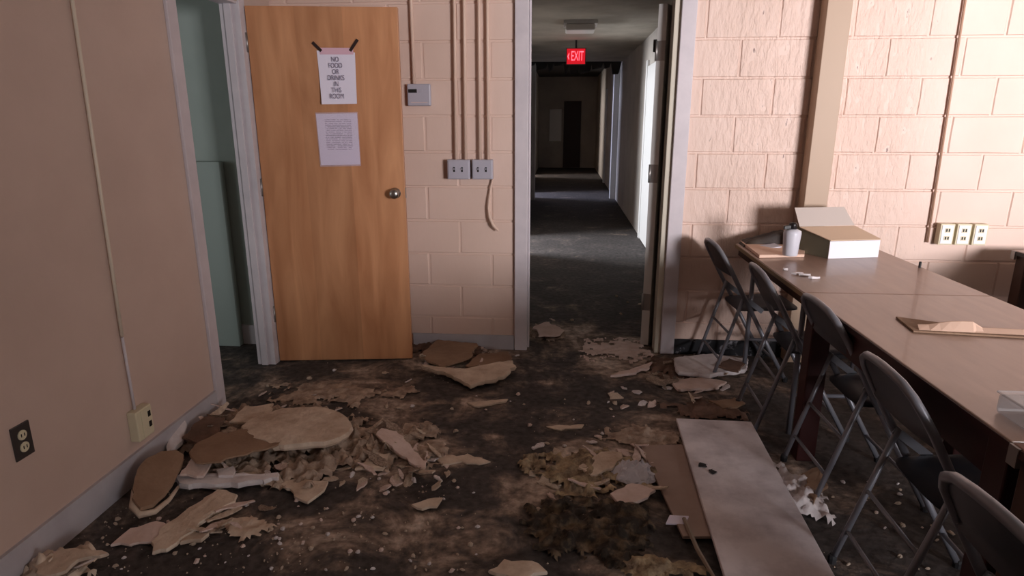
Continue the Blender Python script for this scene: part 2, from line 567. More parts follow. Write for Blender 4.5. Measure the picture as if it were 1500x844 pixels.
# ceiling, plain walls out of view
struct(MB().box(XL - .15, XR + .15, YR - .15, YB + .1, ZC, ZC + .1).build('ceiling', 'ceiling_paint'), 'plain ceiling of the room above the frame', 'ceiling')
struct(MB().box(XR, XR + .15, YR - .15, YB + .15, 0, ZC).build('wall_right', 'plain_paint'), 'plain painted wall to the right of the tables', 'wall')
b = MB()
b.box(XL - .15, WIN[0], YR - .15, YR, 0, ZC).box(WIN[1], XR, YR - .15, YR, 0, ZC)
b.box(WIN[0], WIN[1], YR - .15, YR, 0, WIN[2]).box(WIN[0], WIN[1], YR - .15, YR, WIN[3], ZC)
struct(b.build('wall_rear', 'plain_paint'), 'painted wall behind the viewer with one wide window', 'wall')
b = MB()
for x in (WIN[0], (WIN[0] + WIN[1]) / 2 - .02, WIN[1] - .04):
    b.box(x, x + .04, YR - .1, YR - .05, WIN[2], WIN[3])
for z in (WIN[2], WIN[3] - .04):
    b.box(WIN[0], WIN[1], YR - .1, YR - .05, z, z + .04)
w1 = struct(b.build('window_1', 'white_trim'), 'white framed window that lights the room', 'window')

# left wall with its doorway
b = MB()
LW = .10
b.box(XL - LW, XL, YR, LY0, 0, ZC).box(XL - LW, XL, LY1, YB, 0, ZC).box(XL - LW, XL, LY0, LY1, LZ, ZC)
struct(b.build('wall_left', 'left_paint'), 'smooth beige painted wall on the left', 'wall')
b = MB().box(XL, XL + .014, YR, LY0 - .075, 0, .125)
struct(b.build('baseboard_left', 'base_grey'), 'pale grey baseboard along the left wall', 'baseboard')
# left doorway trim: near casing and jamb, far jamb with stop, head
b = MB()
b.box(XL, XL + .016, LY0 - .075, LY0, 0, LZ + .07)
b.box(XL - LW, XL, LY0, LY0 + .006, 0, LZ)
struct(b.build('trim_1', 'white_trim', bevel=.003), 'white near casing of the left doorway', 'trim')
b = MB()
b.box(XL - LW, XL + .004, LY1 - .012, LY1, 0, LZ)
b.box(XL, XL + .012, LY1 - .012, LY1 + .05, 0, LZ + .07)
b.box(XL - .07, XL - .03, LY1 - .026, LY1 - .012, 0, LZ)
b.box(XL - LW, XL, LY0, LY1, LZ - .012, LZ)
struct(b.build('trim_2', 'white_trim', bevel=.003), 'white far jamb of the left doorway beside the wooden door', 'trim')

# teal side room
b = MB()
b.box(XL - 3.6, XL - LW, YB - .03, YB + .1, 0, 2.6)
b.box(XL - 3.7, XL - 3.6, -.5, YB + .1, 0, 2.6)
b.box(XL - 3.6, XL - LW, -.6, -.5, 0, 2.6)
struct(b.build('wall_side_room', 'teal_paint'), 'teal painted wall of the side room seen through the left doorway', 'wall')
struct(MB().box(XL - 3.6, XL - LW, -.5, YB, 2.6, 2.7).build('ceiling_side_room', 'ceiling_paint'), 'ceiling of the teal side room', 'ceiling')
struct(MB().box(XL - 3.6, XL - LW, YB - .045, YB - .03, 0, .13).build('baseboard_side_room', 'white_trim'), 'white baseboard under the teal wall', 'baseboard')
pz = onY(320, 237, YB - .10)
tag(MB().box(-3.3, pz.x, YB - .10, YB - .046, 0.0, pz.z).build('wall_panel', 'teal_dark', bevel=.004),
    'waist-high teal panel against the side room wall', 'panel')

# ---- back wall: recessed mortar slab with every block a child
b = MB()
b.box(XL - WT, DX0, YB + .004, YB + WT, 0, ZC).box(DX1, XR, YB + .004, YB + WT, 0, ZC).box(DX0, DX1, YB + .004, YB + WT, DZ, ZC)
wall_back = struct(b.build('wall_back', 'painted_block'), 'painted concrete block wall at the back with flaking cream paint', 'wall')
CH = 0.2095
block_cache = {}


def block_mesh(w, h, var):
    key = (round(w, 2), round(h, 3), var)
    if key in block_cache: return block_cache[key]
    rnd = random.Random(hash(key) & 0xffff)
    w2, h2 = w / 2 - .002, h / 2 - .002
    cf = .007
    j = lambda: rnd.uniform(-.0018, .0018)
    outer, inner = [], []
    for sx, sz in ((-1, -1), (0, -1), (1, -1), (1, 0), (1, 1), (0, 1), (-1, 1), (-1, 0)):
        outer.append((sx * w2 + j(), .0095, sz * h2 + j()))
        inner.append((sx * (w2 - cf) + j(), rnd.uniform(0, .0012), sz * (h2 - cf) + j()))
    m = MB()
    m.add(outer + inner, [(i, (i + 1) % 8, 8 + (i + 1) % 8, 8 + i) for i in range(8)] + [tuple(range(8, 16))])
    block_cache[key] = m.mesh('block', 'painted_block')
    return block_cache[key]


def lay_blocks(x0, x1, k0, k1, joint, z_low=None):
    rnd = random.Random(5)
    for k in range(k0, k1):
        z0, z1 = k * CH, min((k + 1) * CH, ZC)
        if z_low: z0 = max(z0, z_low)
        if z1 - z0 < .04: continue
        off = joint + (0.2 if k % 2 else 0.0)
        e = off - math.ceil((off - x0) / .4) * .4
        edges = [x0]
        while e < x1 - .05:
            if e > x0 + .05: edges.append(e)
            e += .4
        edges.append(x1)
        for a, c in zip(edges, edges[1:]):
            o = link('block', block_mesh(c - a, z1 - z0, rnd.randrange(4)), wall_back)
            o.location = ((a + c) / 2, YB - (.0012 if a < DX1 else .0030) + rnd.uniform(-.0012, .0012), (z0 + z1) / 2)


lay_blocks(XL, DX0 - .06, 0, 13, -.83)
lay_blocks(DX1 + .1, 4.2, 0, 13, .99)
lay_blocks(DX0 - .06, DX1 + .1, 10, 13, .99, DZ + .08)

YF = YB - .008   # painted face of the back wall
struct(MB().box(-.95, DX0 - .065, YF - .012, YF, 0, .095).build('baseboard_back_left', 'base_grey'), 'pale baseboard between the wooden door and the corridor doorway', 'baseboard')
struct(MB().box(DX1 + .105, 3.9, YF - .008, YF, 0, .10).build('baseboard_back_right', 'base_black'), 'peeling black vinyl baseboard beside the corridor doorway', 'baseboard')

# corridor doorway frame
b = MB()
b.box(DX0 - .06, DX0 + .02, YF - .02, YB + WT + .01, 0, DZ)
b.box(DX0 + .02, DX0 + .032, YB + .03, YB + .06, 0, DZ)
struct(b.build('trim_3', 'white_trim', bevel=.004), 'white left jamb of the corridor doorway', 'trim')
b = MB()
b.box(DX1 + .02, DX1 + .105, YF - .02, YB + .03, 0, DZ)
struct(b.build('trim_4', 'white_trim', bevel=.004), 'white right casing of the corridor doorway', 'trim')
struct(MB().box(DX1 - .015, DX1 + .02, YB - .005, YB + WT, 0, DZ).box(DX1 + .02, DX1 + .1, YB + .03, YB + WT, 0, DZ).build('trim_5', 'cream_trim', bevel=.003),
       'cream right jamb reveal of the corridor doorway', 'trim')
struct(MB().box(DX0 - .06, DX1 + .105, YF - .02, YB + WT, DZ, DZ + .08).build('trim_6', 'white_trim'), 'white head of the corridor doorway', 'trim')

# ---- corridor shell
YC = YB + WT
LO1, LO2, LO3 = (7.0, 7.95), (12.2, 13.0), (16.6, 17.4)      # side-room openings in the corridor's left wall; third one added for fill light
b = MB()
for y0, y1 in ((YC, LO1[0]), (LO1[1], LO2[0]), (LO2[1], LO3[0]), (LO3[1], COR_END)):
    b.box(COR_L - .12, COR_L, y0, y1, 0, 2.75)
for y0, y1 in (LO1, LO2, LO3):
    b.box(COR_L - .12, COR_L, y0, y1, 2.08, 2.75)
struct(b.build('wall_corridor_left', 'corridor_paint'), 'dim painted left wall of the corridor', 'wall')
struct(MB().box(COR_R, COR_R + .12, YC, COR_END, 0, 2.75).build('wall_corridor_right', 'corridor_paint'), 'painted right wall of the corridor', 'wall')
struct(MB().box(COR_L - .12, COR_R + .12, COR_END, COR_END + .12, 0, 2.75).build('wall_corridor_end', 'corridor_paint'), 'grey end wall of the corridor', 'wall')
struct(MB().box(COR_L, COR_R, YC, 11.6, COR_Z, COR_Z + .05).build('ceiling_corridor', 'ceiling_paint'), 'stained ceiling of the corridor', 'ceiling')
struct(MB().box(COR_L, COR_R, 11.6, COR_END, 2.68, 2.74).build('ceiling_corridor_far', 'dark_void'), 'dark stripped ceiling at the far end of the corridor', 'ceiling')
# side rooms behind the two openings, plus an added third for the fill light
for n, (y0, y1) in enumerate(((6.2, 8.7), (11.5, 13.9), (15.8, 18.2))):
    b = MB()
    b.box(-3.6, -3.5, y0, y1, 0, 2.6).box(-3.5, COR_L - .12, y0 - .1, y0, 0, 2.6).box(-3.5, COR_L - .12, y1, y1 + .1, 0, 2.6)
    b.box(-3.6, COR_L - .12, y0, y1, 2.6, 2.7)
    struct(b.build(('wall_side_room_near', 'wall_side_room_far', 'wall_fill_light_room')[n], 'plain_paint'),
           'walls of the %s lit room off the corridor' % ('nearest', 'second', 'added farthest')[n], 'wall')
# corridor right-hand casings catching the light
for i, (y0, y1, w, lab) in enumerate(((6.95, 7.05, .022, 'pale near casing of the corridor door that catches the light'),
                                      (7.95, 8.05, .03, 'pale far casing of the corridor door that catches the light'),
                                      (15.2, 15.35, .04, 'dim casing of a door far down the corridor'))):
    struct(MB().box(COR_R - w, COR_R, y0, y1, 0, 2.12).build('trim_%d' % (7 + i), 'corridor_white', bevel=.004), lab, 'trim')
d3 = MB().box(COR_R - .02, COR_R, 7.05, 7.95, .01, 2.05).build('door_3', 'corridor_white', bevel=.003)
struct(d3, 'closed pale door on the right side of the corridor', 'door')
struct(MB().box(COR_R - .013, COR_R, YC, 6.95, 0, .1).build('baseboard_corridor_right', 'cream_trim'), 'pale baseboard along the corridor right wall', 'baseboard')
# cross frame at twelve metres with the broken ceiling edge over it
b = MB()
b.box(COR_L, -.50, 11.75, 11.9, 0, 2.41)
struct(b.build('trim_10', 'corridor_paint'), 'dim left post of the inner corridor frame', 'trim')
b = MB()
b.box(.90, COR_R, 12.05, 12.2, 0, 2.3)
struct(b.build('trim_11', 'corridor_white', bevel=.004), 'pale right post of the inner corridor frame', 'trim')
rt = empty('broken_ceiling_tile', (0.13, 11.62, 2.41))
tag(rt, 'ragged dark edge of broken ceiling hanging behind the exit sign', 'ceiling tile')
rnd = random.Random(3)
x = COR_L + .02
i = 0
while x < COR_R - .05:
    w = rnd.uniform(.10, .22); h = rnd.uniform(.06, .22)
    x1 = min(x + w, COR_R - .02)
    m = MB()
    m.add([(x - .13, 0, 0), (x1 - .13, 0, 0), (x1 - .13 - rnd.uniform(0, .06), .01, -h * rnd.uniform(.5, 1)), (x - .13 + rnd.uniform(0, .06), .01, -h),
           (x - .13, .03, 0), (x1 - .13, .03, 0), (x1 - .16, .04, -h * .8), (x - .1, .04, -h)],
          [(0, 1, 2, 3), (7, 6, 5, 4), (0, 4, 5, 1), (1, 5, 6, 2), (2, 6, 7, 3), (3, 7, 4, 0)])
    m.build('shard', 'dark_void', parent=rt)
    x = x1 - .01
# far end: dark red door, frame strip, notice board
fd = MB().box(.02, .54, COR_END - .05, COR_END - .005, 0.01, 1.98).build('door_4', 'far_door')
struct(fd, 'dark brown door at the far end of the corridor', 'door')
tag(MB().box(-.42, -.05, COR_END - .04, COR_END - .005, .8, 1.75).build('notice_board', 'corridor_white', bevel=.01), 'pale notice board on the corridor end wall', 'notice board')

# ================================================================== doors
# wooden door hinged on the far jamb of the left doorway
hinge = Vector((-1.712, 3.535, 0)); tip = Vector((-.907, 3.636, 0))
dang = math.atan2(tip.y - hinge.y, tip.x - hinge.x)
DW = (tip - hinge).length
door1 = MB().box(0, DW, 0, .044, .008, 2.035).build('door_1', 'birch_door', loc=hinge, bevel=.002)
door1.rotation_euler = (0, 0, dang)
struct(door1, 'orange birch veneer door standing open against the back wall', 'door')
for z in (1.80, 1.02, .26):
    hg = MB().box(-.034, -.004, .006, .012, z, z + .1).build('hinge', 'hinge_steel', parent=door1)
    MB().tube([(-.004, -.004, z), (-.004, -.004, z + .1)], .007, 8).build('pin', 'hinge_steel', parent=hg, smooth=True)
dn = Vector((math.sin(dang), -math.cos(dang), 0))     # outward normal of the near face
dx = Vector((math.cos(dang), math.sin(dang), 0))


def on_door(px, py):
    p = onP(px, py, hinge, dn)
    r = p - hinge
    return r.dot(dx), p.z


kx, kz = on_door(579, 283)
kn = MB().lathe([(.032, 0), (.032, .006), (.014, .010), (.012, .03), (.024, .038), (.029, .05), (.026, .062), (.012, .068)], (kx, 0, kz), '-y', 18)
kn.build('knob', 'steel', parent=door1, smooth=True)
MB().box(DW - .001, DW + .003, .01, .034, kz - .03, kz + .03).build('latch_plate', 'hinge_steel', parent=door1)


def door_sheet(name, c, curl, mats):
    """sheet taped to the door: four pixel corners tl, tr, br, bl, curling off at the lower left"""
    P = [on_door(*q) for q in c]
    n = 8
    vs = []
    for j in range(n + 1):
        t = j / n
        for i in range(n + 1):
            s = i / n
            x = (P[0][0] * (1 - s) + P[1][0] * s) * (1 - t) + (P[3][0] * (1 - s) + P[2][0] * s) * t
            z = (P[0][1] * (1 - s) + P[1][1] * s) * (1 - t) + (P[3][1] * (1 - s) + P[2][1] * s) * t
            vs.append((x, -.003 - curl * t * t * (1 - s) ** 2, z))
    m = MB()
    m.add(vs, [(j * (n + 1) + i, j * (n + 1) + i + 1, (j + 1) * (n + 1) + i + 1, (j + 1) * (n + 1) + i) for j in range(n) for i in range(n)])
    m2 = MB(); m2.add([(v[0], v[1] + .0012, v[2]) for v in vs], m.f)
    m.add([(v[0], v[1] + .0012, v[2]) for v in vs], m2.f)
    o = m.build(name, mats, loc=hinge, smooth=True)
    o.rotation_euler = (0, 0, dang)
    return o, P


s1, P = door_sheet('notice_sheet', [(464, 74), (520, 77), (523, 152), (473, 153)], .022, 'paper')
tag(s1, 'white sign sheet with large lettering taped to the top of the wooden door', 'sign')
for i, wd in enumerate(('NO', 'FOOD', 'OR', 'DRINKS', 'IN', 'THIS', 'ROOM')):
    qx, qz = on_door(491.5 + i * .55, 87.5 + i * 9.0)
    t = link('lettering', text_mesh(wd, .037, 'lettering', 'ink', .0002), s1, (qx, -.011 - .0016 * i, qz))
    t.rotation_euler = (PI / 2, 0, 0); t.scale = (.72, 1, 1)
for (a, c) in (((458, 62), (471, 75)), ((524, 58), (513, 75))):
    q0, q1 = on_door(*a), on_door(*c)
    d = Vector((q1[0] - q0[0], 0, q1[1] - q0[1])) / 2
    pn = Vector((d.z, 0, -d.x)).normalized() * .008
    MB().obox(((q0[0] + q1[0]) / 2, -.006, (q0[1] + q1[1]) / 2), d, (0, .0008, 0), pn).build('tape', 'tape_black', parent=s1)
q0, q1 = on_door(468, 70), on_door(518, 80)
MB().box(q0[0], q1[0], -.0052, -.0046, q0[1], q1[1]).build('clear_tape', 'tape_clear', parent=s1)

s2, P = door_sheet('notice_page', [(463, 167), (523, 166), (528, 241), (471, 242)], .004, 'printed_page')
tag(s2, 'small-print page in a clear plastic sleeve on the wooden door', 'notice')
sl, _ = door_sheet('plastic_sleeve', [(462, 165), (524, 164), (529, 243), (470, 244)], .008, 'sleeve_clear')
sl.parent = s2; sl.location = (0, -.003, 0); sl.rotation_euler = (0, 0, 0)

# corridor door standing open into the corridor, hinge edge toward the room
door2 = MB().box(0, .84, -.052, 0, .012, 2.09).build('door_2', 'corridor_white', loc=(.537, YC + .02, 0), bevel=.002)
door2.rotation_euler = (0, 0, PI / 2 - math.radians(24))
struct(door2, 'pale door swung open into the corridor, edge toward the room', 'door')
for z in (1.78, 1.07, .25):
    hg = MB().box(-.004, 0, -.052, -.006, z, z + .11).build('hinge', 'hinge_steel', parent=door2)
    MB().tube([(-.007, -.002, z), (-.007, -.002, z + .11)], .008, 8).build('pin', 'hinge_steel', parent=hg, smooth=True)
MB().box(.0, .02, .0, .022, 1.83, 1.90).build('door_holder', 'slot_dark', parent=door2, bevel=.004)

# ================================================================== things on the back wall
def wallx(px, py):
    p = onY(px, py, YF)
    return p.x, p.z


x, z = wallx(605, 60)
ts = empty('thermostat', (-.85, YF, 1.587))
tag(ts, 'pale wall thermostat with small dark display beside the wooden door', 'thermostat')
MB().box(-.07, .068, -.032, 0, -.062, .062).build('housing', 'box_grey', parent=ts, bevel=.006)
MB().box(-.063, -.012, -.0335, -.031, .012, .032).build('display', 'slot_dark', parent=ts)
MB().box(.005, .022, -.035, -.031, .014, .028).build('button', 'box_grey', parent=ts)
MB().box(-.05, .05, -.0335, -.031, -.045, -.042).build('seam', 'conduit', parent=ts)
tag(MB().tube([(x, YF - .012, 1.65), (x - .002, YF - .012, ZC)], .010, 8).build('wall_conduit', 'conduit', smooth=True),
    'single painted conduit running up from the thermostat', 'conduit')

for k, (bx0, bx1) in enumerate(((657, 690), (693, 723))):
    a, c = wallx(bx0, 233), wallx(bx1, 262)
    so = empty('switch_box', ((a[0] + c[0]) / 2, YF, (a[1] + c[1]) / 2))
    tag(so, ('grey surface switch box nearer the wooden door, left of its pair', 'grey surface switch box nearer the corridor doorway, right of its pair')[k],
        'switch box', 'switch boxes under the conduits')
    w = (c[0] - a[0]) / 2
    MB().box(-w, w, -.05, 0, -.058, .058).build('housing', 'box_grey', parent=so, bevel=.004)
    MB().box(-w + .006, w - .006, -.054, -.0495, -.053, .053).build('cover', 'box_grey', parent=so, bevel=.002)
    for sx in (-.026, .022):
        sl_ = MB().box(sx - .005, sx + .005, -.056, -.053, -.014, .014).build('switch_slot', 'slot_dark', parent=so)
        MB().box(sx - .0028, sx + .0028, -.064, -.054, 0, .008).build('toggle', 'box_grey', parent=sl_)
for i, (px, lab) in enumerate(((668, 'leftmost of four painted conduits above the switch boxes'), (682, 'second from left of four painted conduits above the switch boxes'),
                               (703, 'third from left of four painted conduits above the switch boxes'), (715, 'rightmost of four painted conduits above the switch boxes'))):
    a, c = wallx(px + 1, 232), wallx(px, 0)
    cd = MB().tube([(a[0], YF - .02, 1.212), (c[0], YF - .02, ZC)], .0095, 8).build('wall_conduit', 'conduit', smooth=True)
    tag(cd, lab, 'conduit', 'conduits above the switch boxes')
    if i < 4:
        MB().box(a[0] - .016, a[0] + .016, YF - .032, YF, 2.3, 2.32).build('strap', 'hinge_steel', parent=cd)
pts = []
for px, py, off in ((722, 262, .012), (719, 275, .012), (717, 290, .016), (716, 304, .02), (718, 318, .022), (724, 330, .03), (731, 337, .034)):
    q = wallx(px, py); pts.append((q[0], YF - off, q[1]))
tag(MB().tube(pts, [.005, .006, .006, .007, .010, .012, .006], 6).build('loose_wire', 'conduit', smooth=True),
    'short loose painted wire curling below the right switch box', 'wire')

# post, thin conduit, triple outlet on the right
tag(MB().box(1.395, 1.525, YF - .10, YF - .001, 0, ZC).build('post', 'post_tan', bevel=.003), 'square tan post standing against the block wall', 'post')
a, c = wallx(1410, 0), wallx(1357, 355)
tag(MB().tube([(c[0], YF - .010, .745), (a[0], YF - .010, ZC)], .0065, 8).build('wall_conduit', 'conduit_tan', smooth=True), 'thin painted conduit on the wall left of the triple outlet', 'conduit')
for i in range(3):
    x0 = 2.2 + .093 * i
    op = empty('wall_outlet', (x0 + .04, YF, .80))
    tag(op, ('leftmost of three ivory outlets above the table', 'middle of three ivory outlets above the table', 'rightmost of three ivory outlets above the table')[i],
        'outlet', 'row of three outlets')
    MB().box(-.040, .040, -.045, 0, -.062, .062).build('box', 'ivory', parent=op, bevel=.003)
    MB().box(-.031, .031, -.048, -.0445, -.053, .053).build('cover', 'carton_white', parent=op)
    for dz in (.024, -.022):
        MB().box(-.015, .015, -.050, -.0475, dz - .013, dz + .013).build('receptacle', 'ivory' if dz < 0 else 'ivory', parent=op)
        for sx in (-.010, .004):
            MB().box(sx, sx + .007, -.0515, -.0495, dz - .008, dz + .009).build('slot', 'slot_dark', parent=op)

# ================================================================== things on the left wall
tag(MB().tube([(XL + .012, 2.236, .62), (XL + .012, 2.25, 1.2), (XL + .012, 2.29, ZC)], .007, 8).build('wall_conduit', 'conduit_white', smooth=True),
    'thin pale conduit running down the left wall', 'conduit')
ob = empty('surface_outlet', (XL, 2.25, .245))
tag(ob, 'cream surface outlet box at the foot of the left wall conduit', 'outlet')
MB().box(0, .04, -.048, .048, -.07, .06).build('housing', 'ivory', parent=ob, bevel=.004)
MB().box(.0395, .043, -.02, .044, -.062, .054).build('cover', 'ivory', parent=ob, bevel=.001)
for dz in (.025, -.02):
    MB().box(.0425, .0445, .018, .034, dz - .012, dz + .012).build('receptacle', 'slot_dark', parent=ob)
MB().tube([(.012, -.012, .06), (.012, -.014, .37)], .006, 8).build('feed_pipe', 'white_trim', parent=ob, smooth=True)
op = empty('duplex_outlet', (XL, 1.725, .44))
tag(op, 'dark steel duplex outlet plate low on the left wall', 'outlet')
MB().box(0, .006, -.036, .036, -.058, .058).build('plate', 'plate_steel', parent=op, bevel=.002)
for dz in (.021, -.021):
    r_ = MB().lathe([(.017, .005), (.017, .009), (.015, .010)], (0, 0, dz), 'x', 14).build('receptacle', 'ivory', parent=op)
    for sy in (-.006, .006):
        MB().box(.0095, .0108, sy - .0015, sy + .0015, dz - .005, dz + .006).build('slot', 'slot_dark', parent=r_)

# ================================================================== corridor fixtures
lf = empty('ceiling_light', (.155, 7.0, COR_Z))
tag(lf, 'square unlit ceiling light in the corridor', 'light')
MB().box(-.17, .17, -.16, .16, -.03, 0).build('base', 'corridor_white', parent=lf)
MB().box(-.15, .15, -.15, .15, -.095, -.03).build('diffuser', 'light_lens', parent=lf, bevel=.015)
ex = empty('exit_sign', (.145, 8.5, 2.215))
tag(ex, 'glowing red EXIT sign with left arrow on the corridor ceiling', 'exit sign')
MB().box(-.125, .125, .0, .05, -.10, .10).build('housing', 'sign_housing', parent=ex, bevel=.004)
MB().box(-.115, .115, -.004, -.0005, -.092, .092).build('face', 'sign_face', parent=ex)
MB().tube([(0, .025, .10), (0, .025, COR_Z - 2.215)], .012, 8).build('stem', 'sign_housing', parent=ex)
t = link('lettering', text_mesh('EXIT', .125, 'lettering', 'sign_letter', .002), ex, (.016, -.007, .0))
t.rotation_euler = (PI / 2, 0, 0); t.scale = (.62, 1.3, 1)
m = MB()
m.add([(-.108, -.008, 0), (-.086, -.008, .045), (-.086, -.008, .02), (-.096, -.008, 0), (-.086, -.008, -.02), (-.086, -.008, -.045)], [(0, 1, 2, 3), (0, 3, 4, 5)])
m.build('arrow', 'sign_letter', parent=ex)

# ================================================================== tables
TX0, TX1, TZ = 1.03, 1.785, .74


def table(y0, y1, top, under, edge, lab, kind, x0=TX0):
    t = empty('table', (x0 + (TX1 - TX0) / 2, (y0 + y1) / 2, 0))
    tag(t, lab, 'table', 'row of tables by the wall')
    w, l = (TX1 - TX0) / 2, (y1 - y0) / 2
    MB().box(-w, w, -l, l, TZ - .025, TZ).build('table_top', top, parent=t, bevel=.004)
    MB().box(-w - .003, -w + .004, -l, l, TZ - .024, TZ - .004).build('edge_band', edge, parent=t)
    if kind == 'apron':
        for sy in (-1, 1):
            MB().box(-w + .03, w - .03, sy * (l - .04) - .01, sy * (l - .04) + .01, TZ - .135, TZ - .025).build('apron', under, parent=t)
        for sx in (-1, 1):
            MB().box(sx * (w - .03) - .01, sx * (w - .03) + .01, -l + .03, l - .03, TZ - .135, TZ - .025).build('apron', under, parent=t)
            for sy in (-1, 1):
                cx_, cy_ = sx * (w - .055), sy * (l - .055)
                MB().box(cx_ - .04, cx_ + .04, cy_ - .04, cy_ + .04, 0, TZ - .026).build('leg', under, parent=t, bevel=.005)
        MB().box(-w - .006, -w + .006, l - .03, l, TZ - .05, TZ - .002).build('corner_clip', 'hinge_steel', parent=t)
    else:
        for sy in (-1, 1):
            y = sy * (l - .16)
            for sx in (-1, 1):
                MB().tube([(sx * (w - .07), y, 0), (sx * (w - .07), y, TZ - .03)], .013, 8).build('leg', 'chair_metal', parent=t, smooth=True)
            MB().tube([(-w + .07, y, .2), (w - .07, y, .2)], .010, 8).build('stretcher', 'chair_metal', parent=t, smooth=True)
        for sx in (-1, 1):
            MB().box(sx * (w - .02) - .006, sx * (w - .02) + .006, -l + .02, l - .02, TZ - .065, TZ - .025).build('rail', under, parent=t)
    return t


table(2.672, 3.767, 'table_top', 'walnut', 'table_edge', 'far brown laminate folding table with the white carton on it', 'fold')
table(1.385, 2.668, 'table_top', 'mahogany', 'mahogany', 'brown topped table with dark red apron in the middle of the row', 'apron')
table(.10, 1.381, 'table_top_red', 'walnut', 'walnut', 'reddish brown table nearest the viewer at the right edge', 'apron')


for k in range(3):  # first one just in view, the rest added to shade the low wall
    y1 = 3.695 - 1.285 * k
    table(y1 - 1.28, y1, 'table_top', 'walnut', 'cap_black',
          ('dark edged table of the second row, its corner just in view at the right edge', 'unseen second table of the row beyond the right edge, added to shade the back wall',
           'unseen third table of the row beyond the right edge, added to shade the back wall')[k], 'apron', 2.53)


# ================================================================== folding chairs
def make_chair():
    t = empty('folding_chair')
    hw, hr = .180, .163
    for q in (-1, 1):                         # front legs, one with the uprights of the back
        y = q * hw
        lg = MB().tube([(.42, y, .012), (.31, y, .20), (.20, y, .40)], .0115, 8).build('leg', 'chair_metal', parent=t, smooth=True)
        MB().lathe([(.015, 0), (.016, .02), (.013, .03)], (.42, y, 0), 'z', 10).build('foot_cap', 'rubber', parent=lg)
    half = [(.20, hw, .40), (.115, hw, .55), (.055, hw, .66), (.028, hw - .006, .706), (.008, hw - .030, .744), (-.004, hw - .075, .768), (-.010, hw - .13, .777)]
    pts = [(x, -y, z) for x, y, z in half] + [(-.012, 0, .780)] + half[::-1]
    MB().tube(pts, .0125, 8).build('back_frame', 'chair_metal', parent=t, smooth=True)
    for q in (-1, 1):
        y = q * hr
        lg = MB().tube([(.012, y, .012), (.08, y, .25), (.152, y, .505)], .0105, 8).build('leg', 'chair_metal', parent=t, smooth=True)
        MB().lathe([(.014, 0), (.015, .02), (.012, .03)], (.012, y, 0), 'z', 10).build('foot_cap', 'rubber', parent=lg)
        MB().obox((.20, q * hr, .455), (.06, 0, -.045), (0, .002, 0), (.008, 0, .011)).build('brace', 'chair_metal', parent=t)
    for x, z in ((.045, .125), (.088, .28)):
        MB().tube([(x, -hr, z), (x, hr, z)], .007, 6).build('stretcher', 'chair_metal', parent=t, smooth=True)
    MB().tube([(.35, -hw, .128), (.35, hw, .128)], .007, 6).build('stretcher', 'chair_metal', parent=t, smooth=True)
    m = MB(); n = 10                          # seat: dished pressed panel with rolled rim
    top_, bot = [], []
    for j in range(n + 1):
        for i in range(n + 1):
            u, v = i / n * 2 - 1, j / n * 2 - 1
            k = 1 - .10 * (abs(u) ** 4) * (abs(v) ** 4)
            x = .30 + .17 * u * k; y = .155 * v * k if u < -.5 else (.155 + .02 * (u + .5) / 1.5) * v * k
            e = max(abs(u), abs(v))
            z = .435 - .014 * (1 - e ** 4) - (.014 if e > .99 else 0) + .008 * u
            top_.append((x, y, z)); bot.append((x, y, z - .006))
    q = [(j * (n + 1) + i, j * (n + 1) + i + 1, (j + 1) * (n + 1) + i + 1, (j + 1) * (n + 1) + i) for j in range(n) for i in range(n)]
    m.add(top_, q); m.add(bot, q)
    m.build('seat', 'chair_panel', parent=t, smooth=True)
    m = MB(); top_, bot = [], []              # backrest: curved sheet between the uprights
    for j in range(7):
        for i in range(13):
            v, u = j / 6, i / 12 * 2 - 1
            zt = .776 - .075 * abs(u) ** 3.2
            z = .615 + (zt - .615) * v
            xx = .078 - .0895 * (z - .615) / .161 - .014 * (1 - u * u) * (1 - v) - (.012 if j == 0 else 0)
            top_.append((xx, u * (hw - .004), z)); bot.append((xx + .004, u * (hw - .004), z))
    q = [(j * 13 + i, j * 13 + i + 1, (j + 1) * 13 + i + 1, (j + 1) * 13 + i) for j in range(6) for i in range(12)]
    m.add(top_, q); m.add(bot, q)
    m.build('backrest', 'chair_panel', parent=t, smooth=True)
    return t


chair = make_chair()
CH_SPOTS = [(.86, 3.62, .06, 'dark metal folding chair nearest the back wall, at the end of the row'),
            (.925, 2.97, -.03, 'dark metal folding chair tucked under the far table, second from the back wall'),
            (.985, 2.41, .02, 'grey metal folding chair under the dark red apron, third from the back wall'),
            (.92, 1.745, -.02, 'grey metal folding chair beside the white fallen board, fourth from the back wall'),
            (.79, 1.06, .05, 'dark folding chair cut off by the lower right corner of the picture')]
for i, (x, y, rz, lab) in enumerate(CH_SPOTS):
    o = chair if i == 0 else copy_tree(chair)
    o.location = (x, y, 0); o.rotation_euler = (0, 0, rz)
    tag(o, lab, 'chair', 'folding chairs around the tables')

# ================================================================== things on the tables
ZT = TZ + .001
# open white carton
ct = empty('carton', (0, 0, 0))
p0, p1 = onZ(1213, 379, ZT), onZ(1286, 377, ZT)
ct.location = p0
ang = math.atan2(p1.y - p0.y, p1.x - p0.x)
ct.rotation_euler = (0, 0, ang)
tag(ct, 'open white cardboard carton with raised flap on the far table', 'box')
W_, H_, D_ = (p1 - p0).length, .092, .21
MB().box(0, W_, 0, .004, 0, H_).build('front', 'carton_white', parent=ct)
MB().box(W_ - .004, W_, .004, D_, 0, H_).build('side', 'carton_white', parent=ct)
m = MB(); m.add([(0, .004, .0), (0, .004, H_), (-.07, D_, H_ + .055), (-.07, D_, 0), (.004, .004, 0), (.004, .004, H_), (-.066, D_, H_ + .055), (-.066, D_, 0)],
                [(0, 1, 2, 3), (7, 6, 5, 4), (0, 4, 5, 1), (1, 5, 6, 2), (2, 6, 7, 3), (3, 7, 4, 0)])
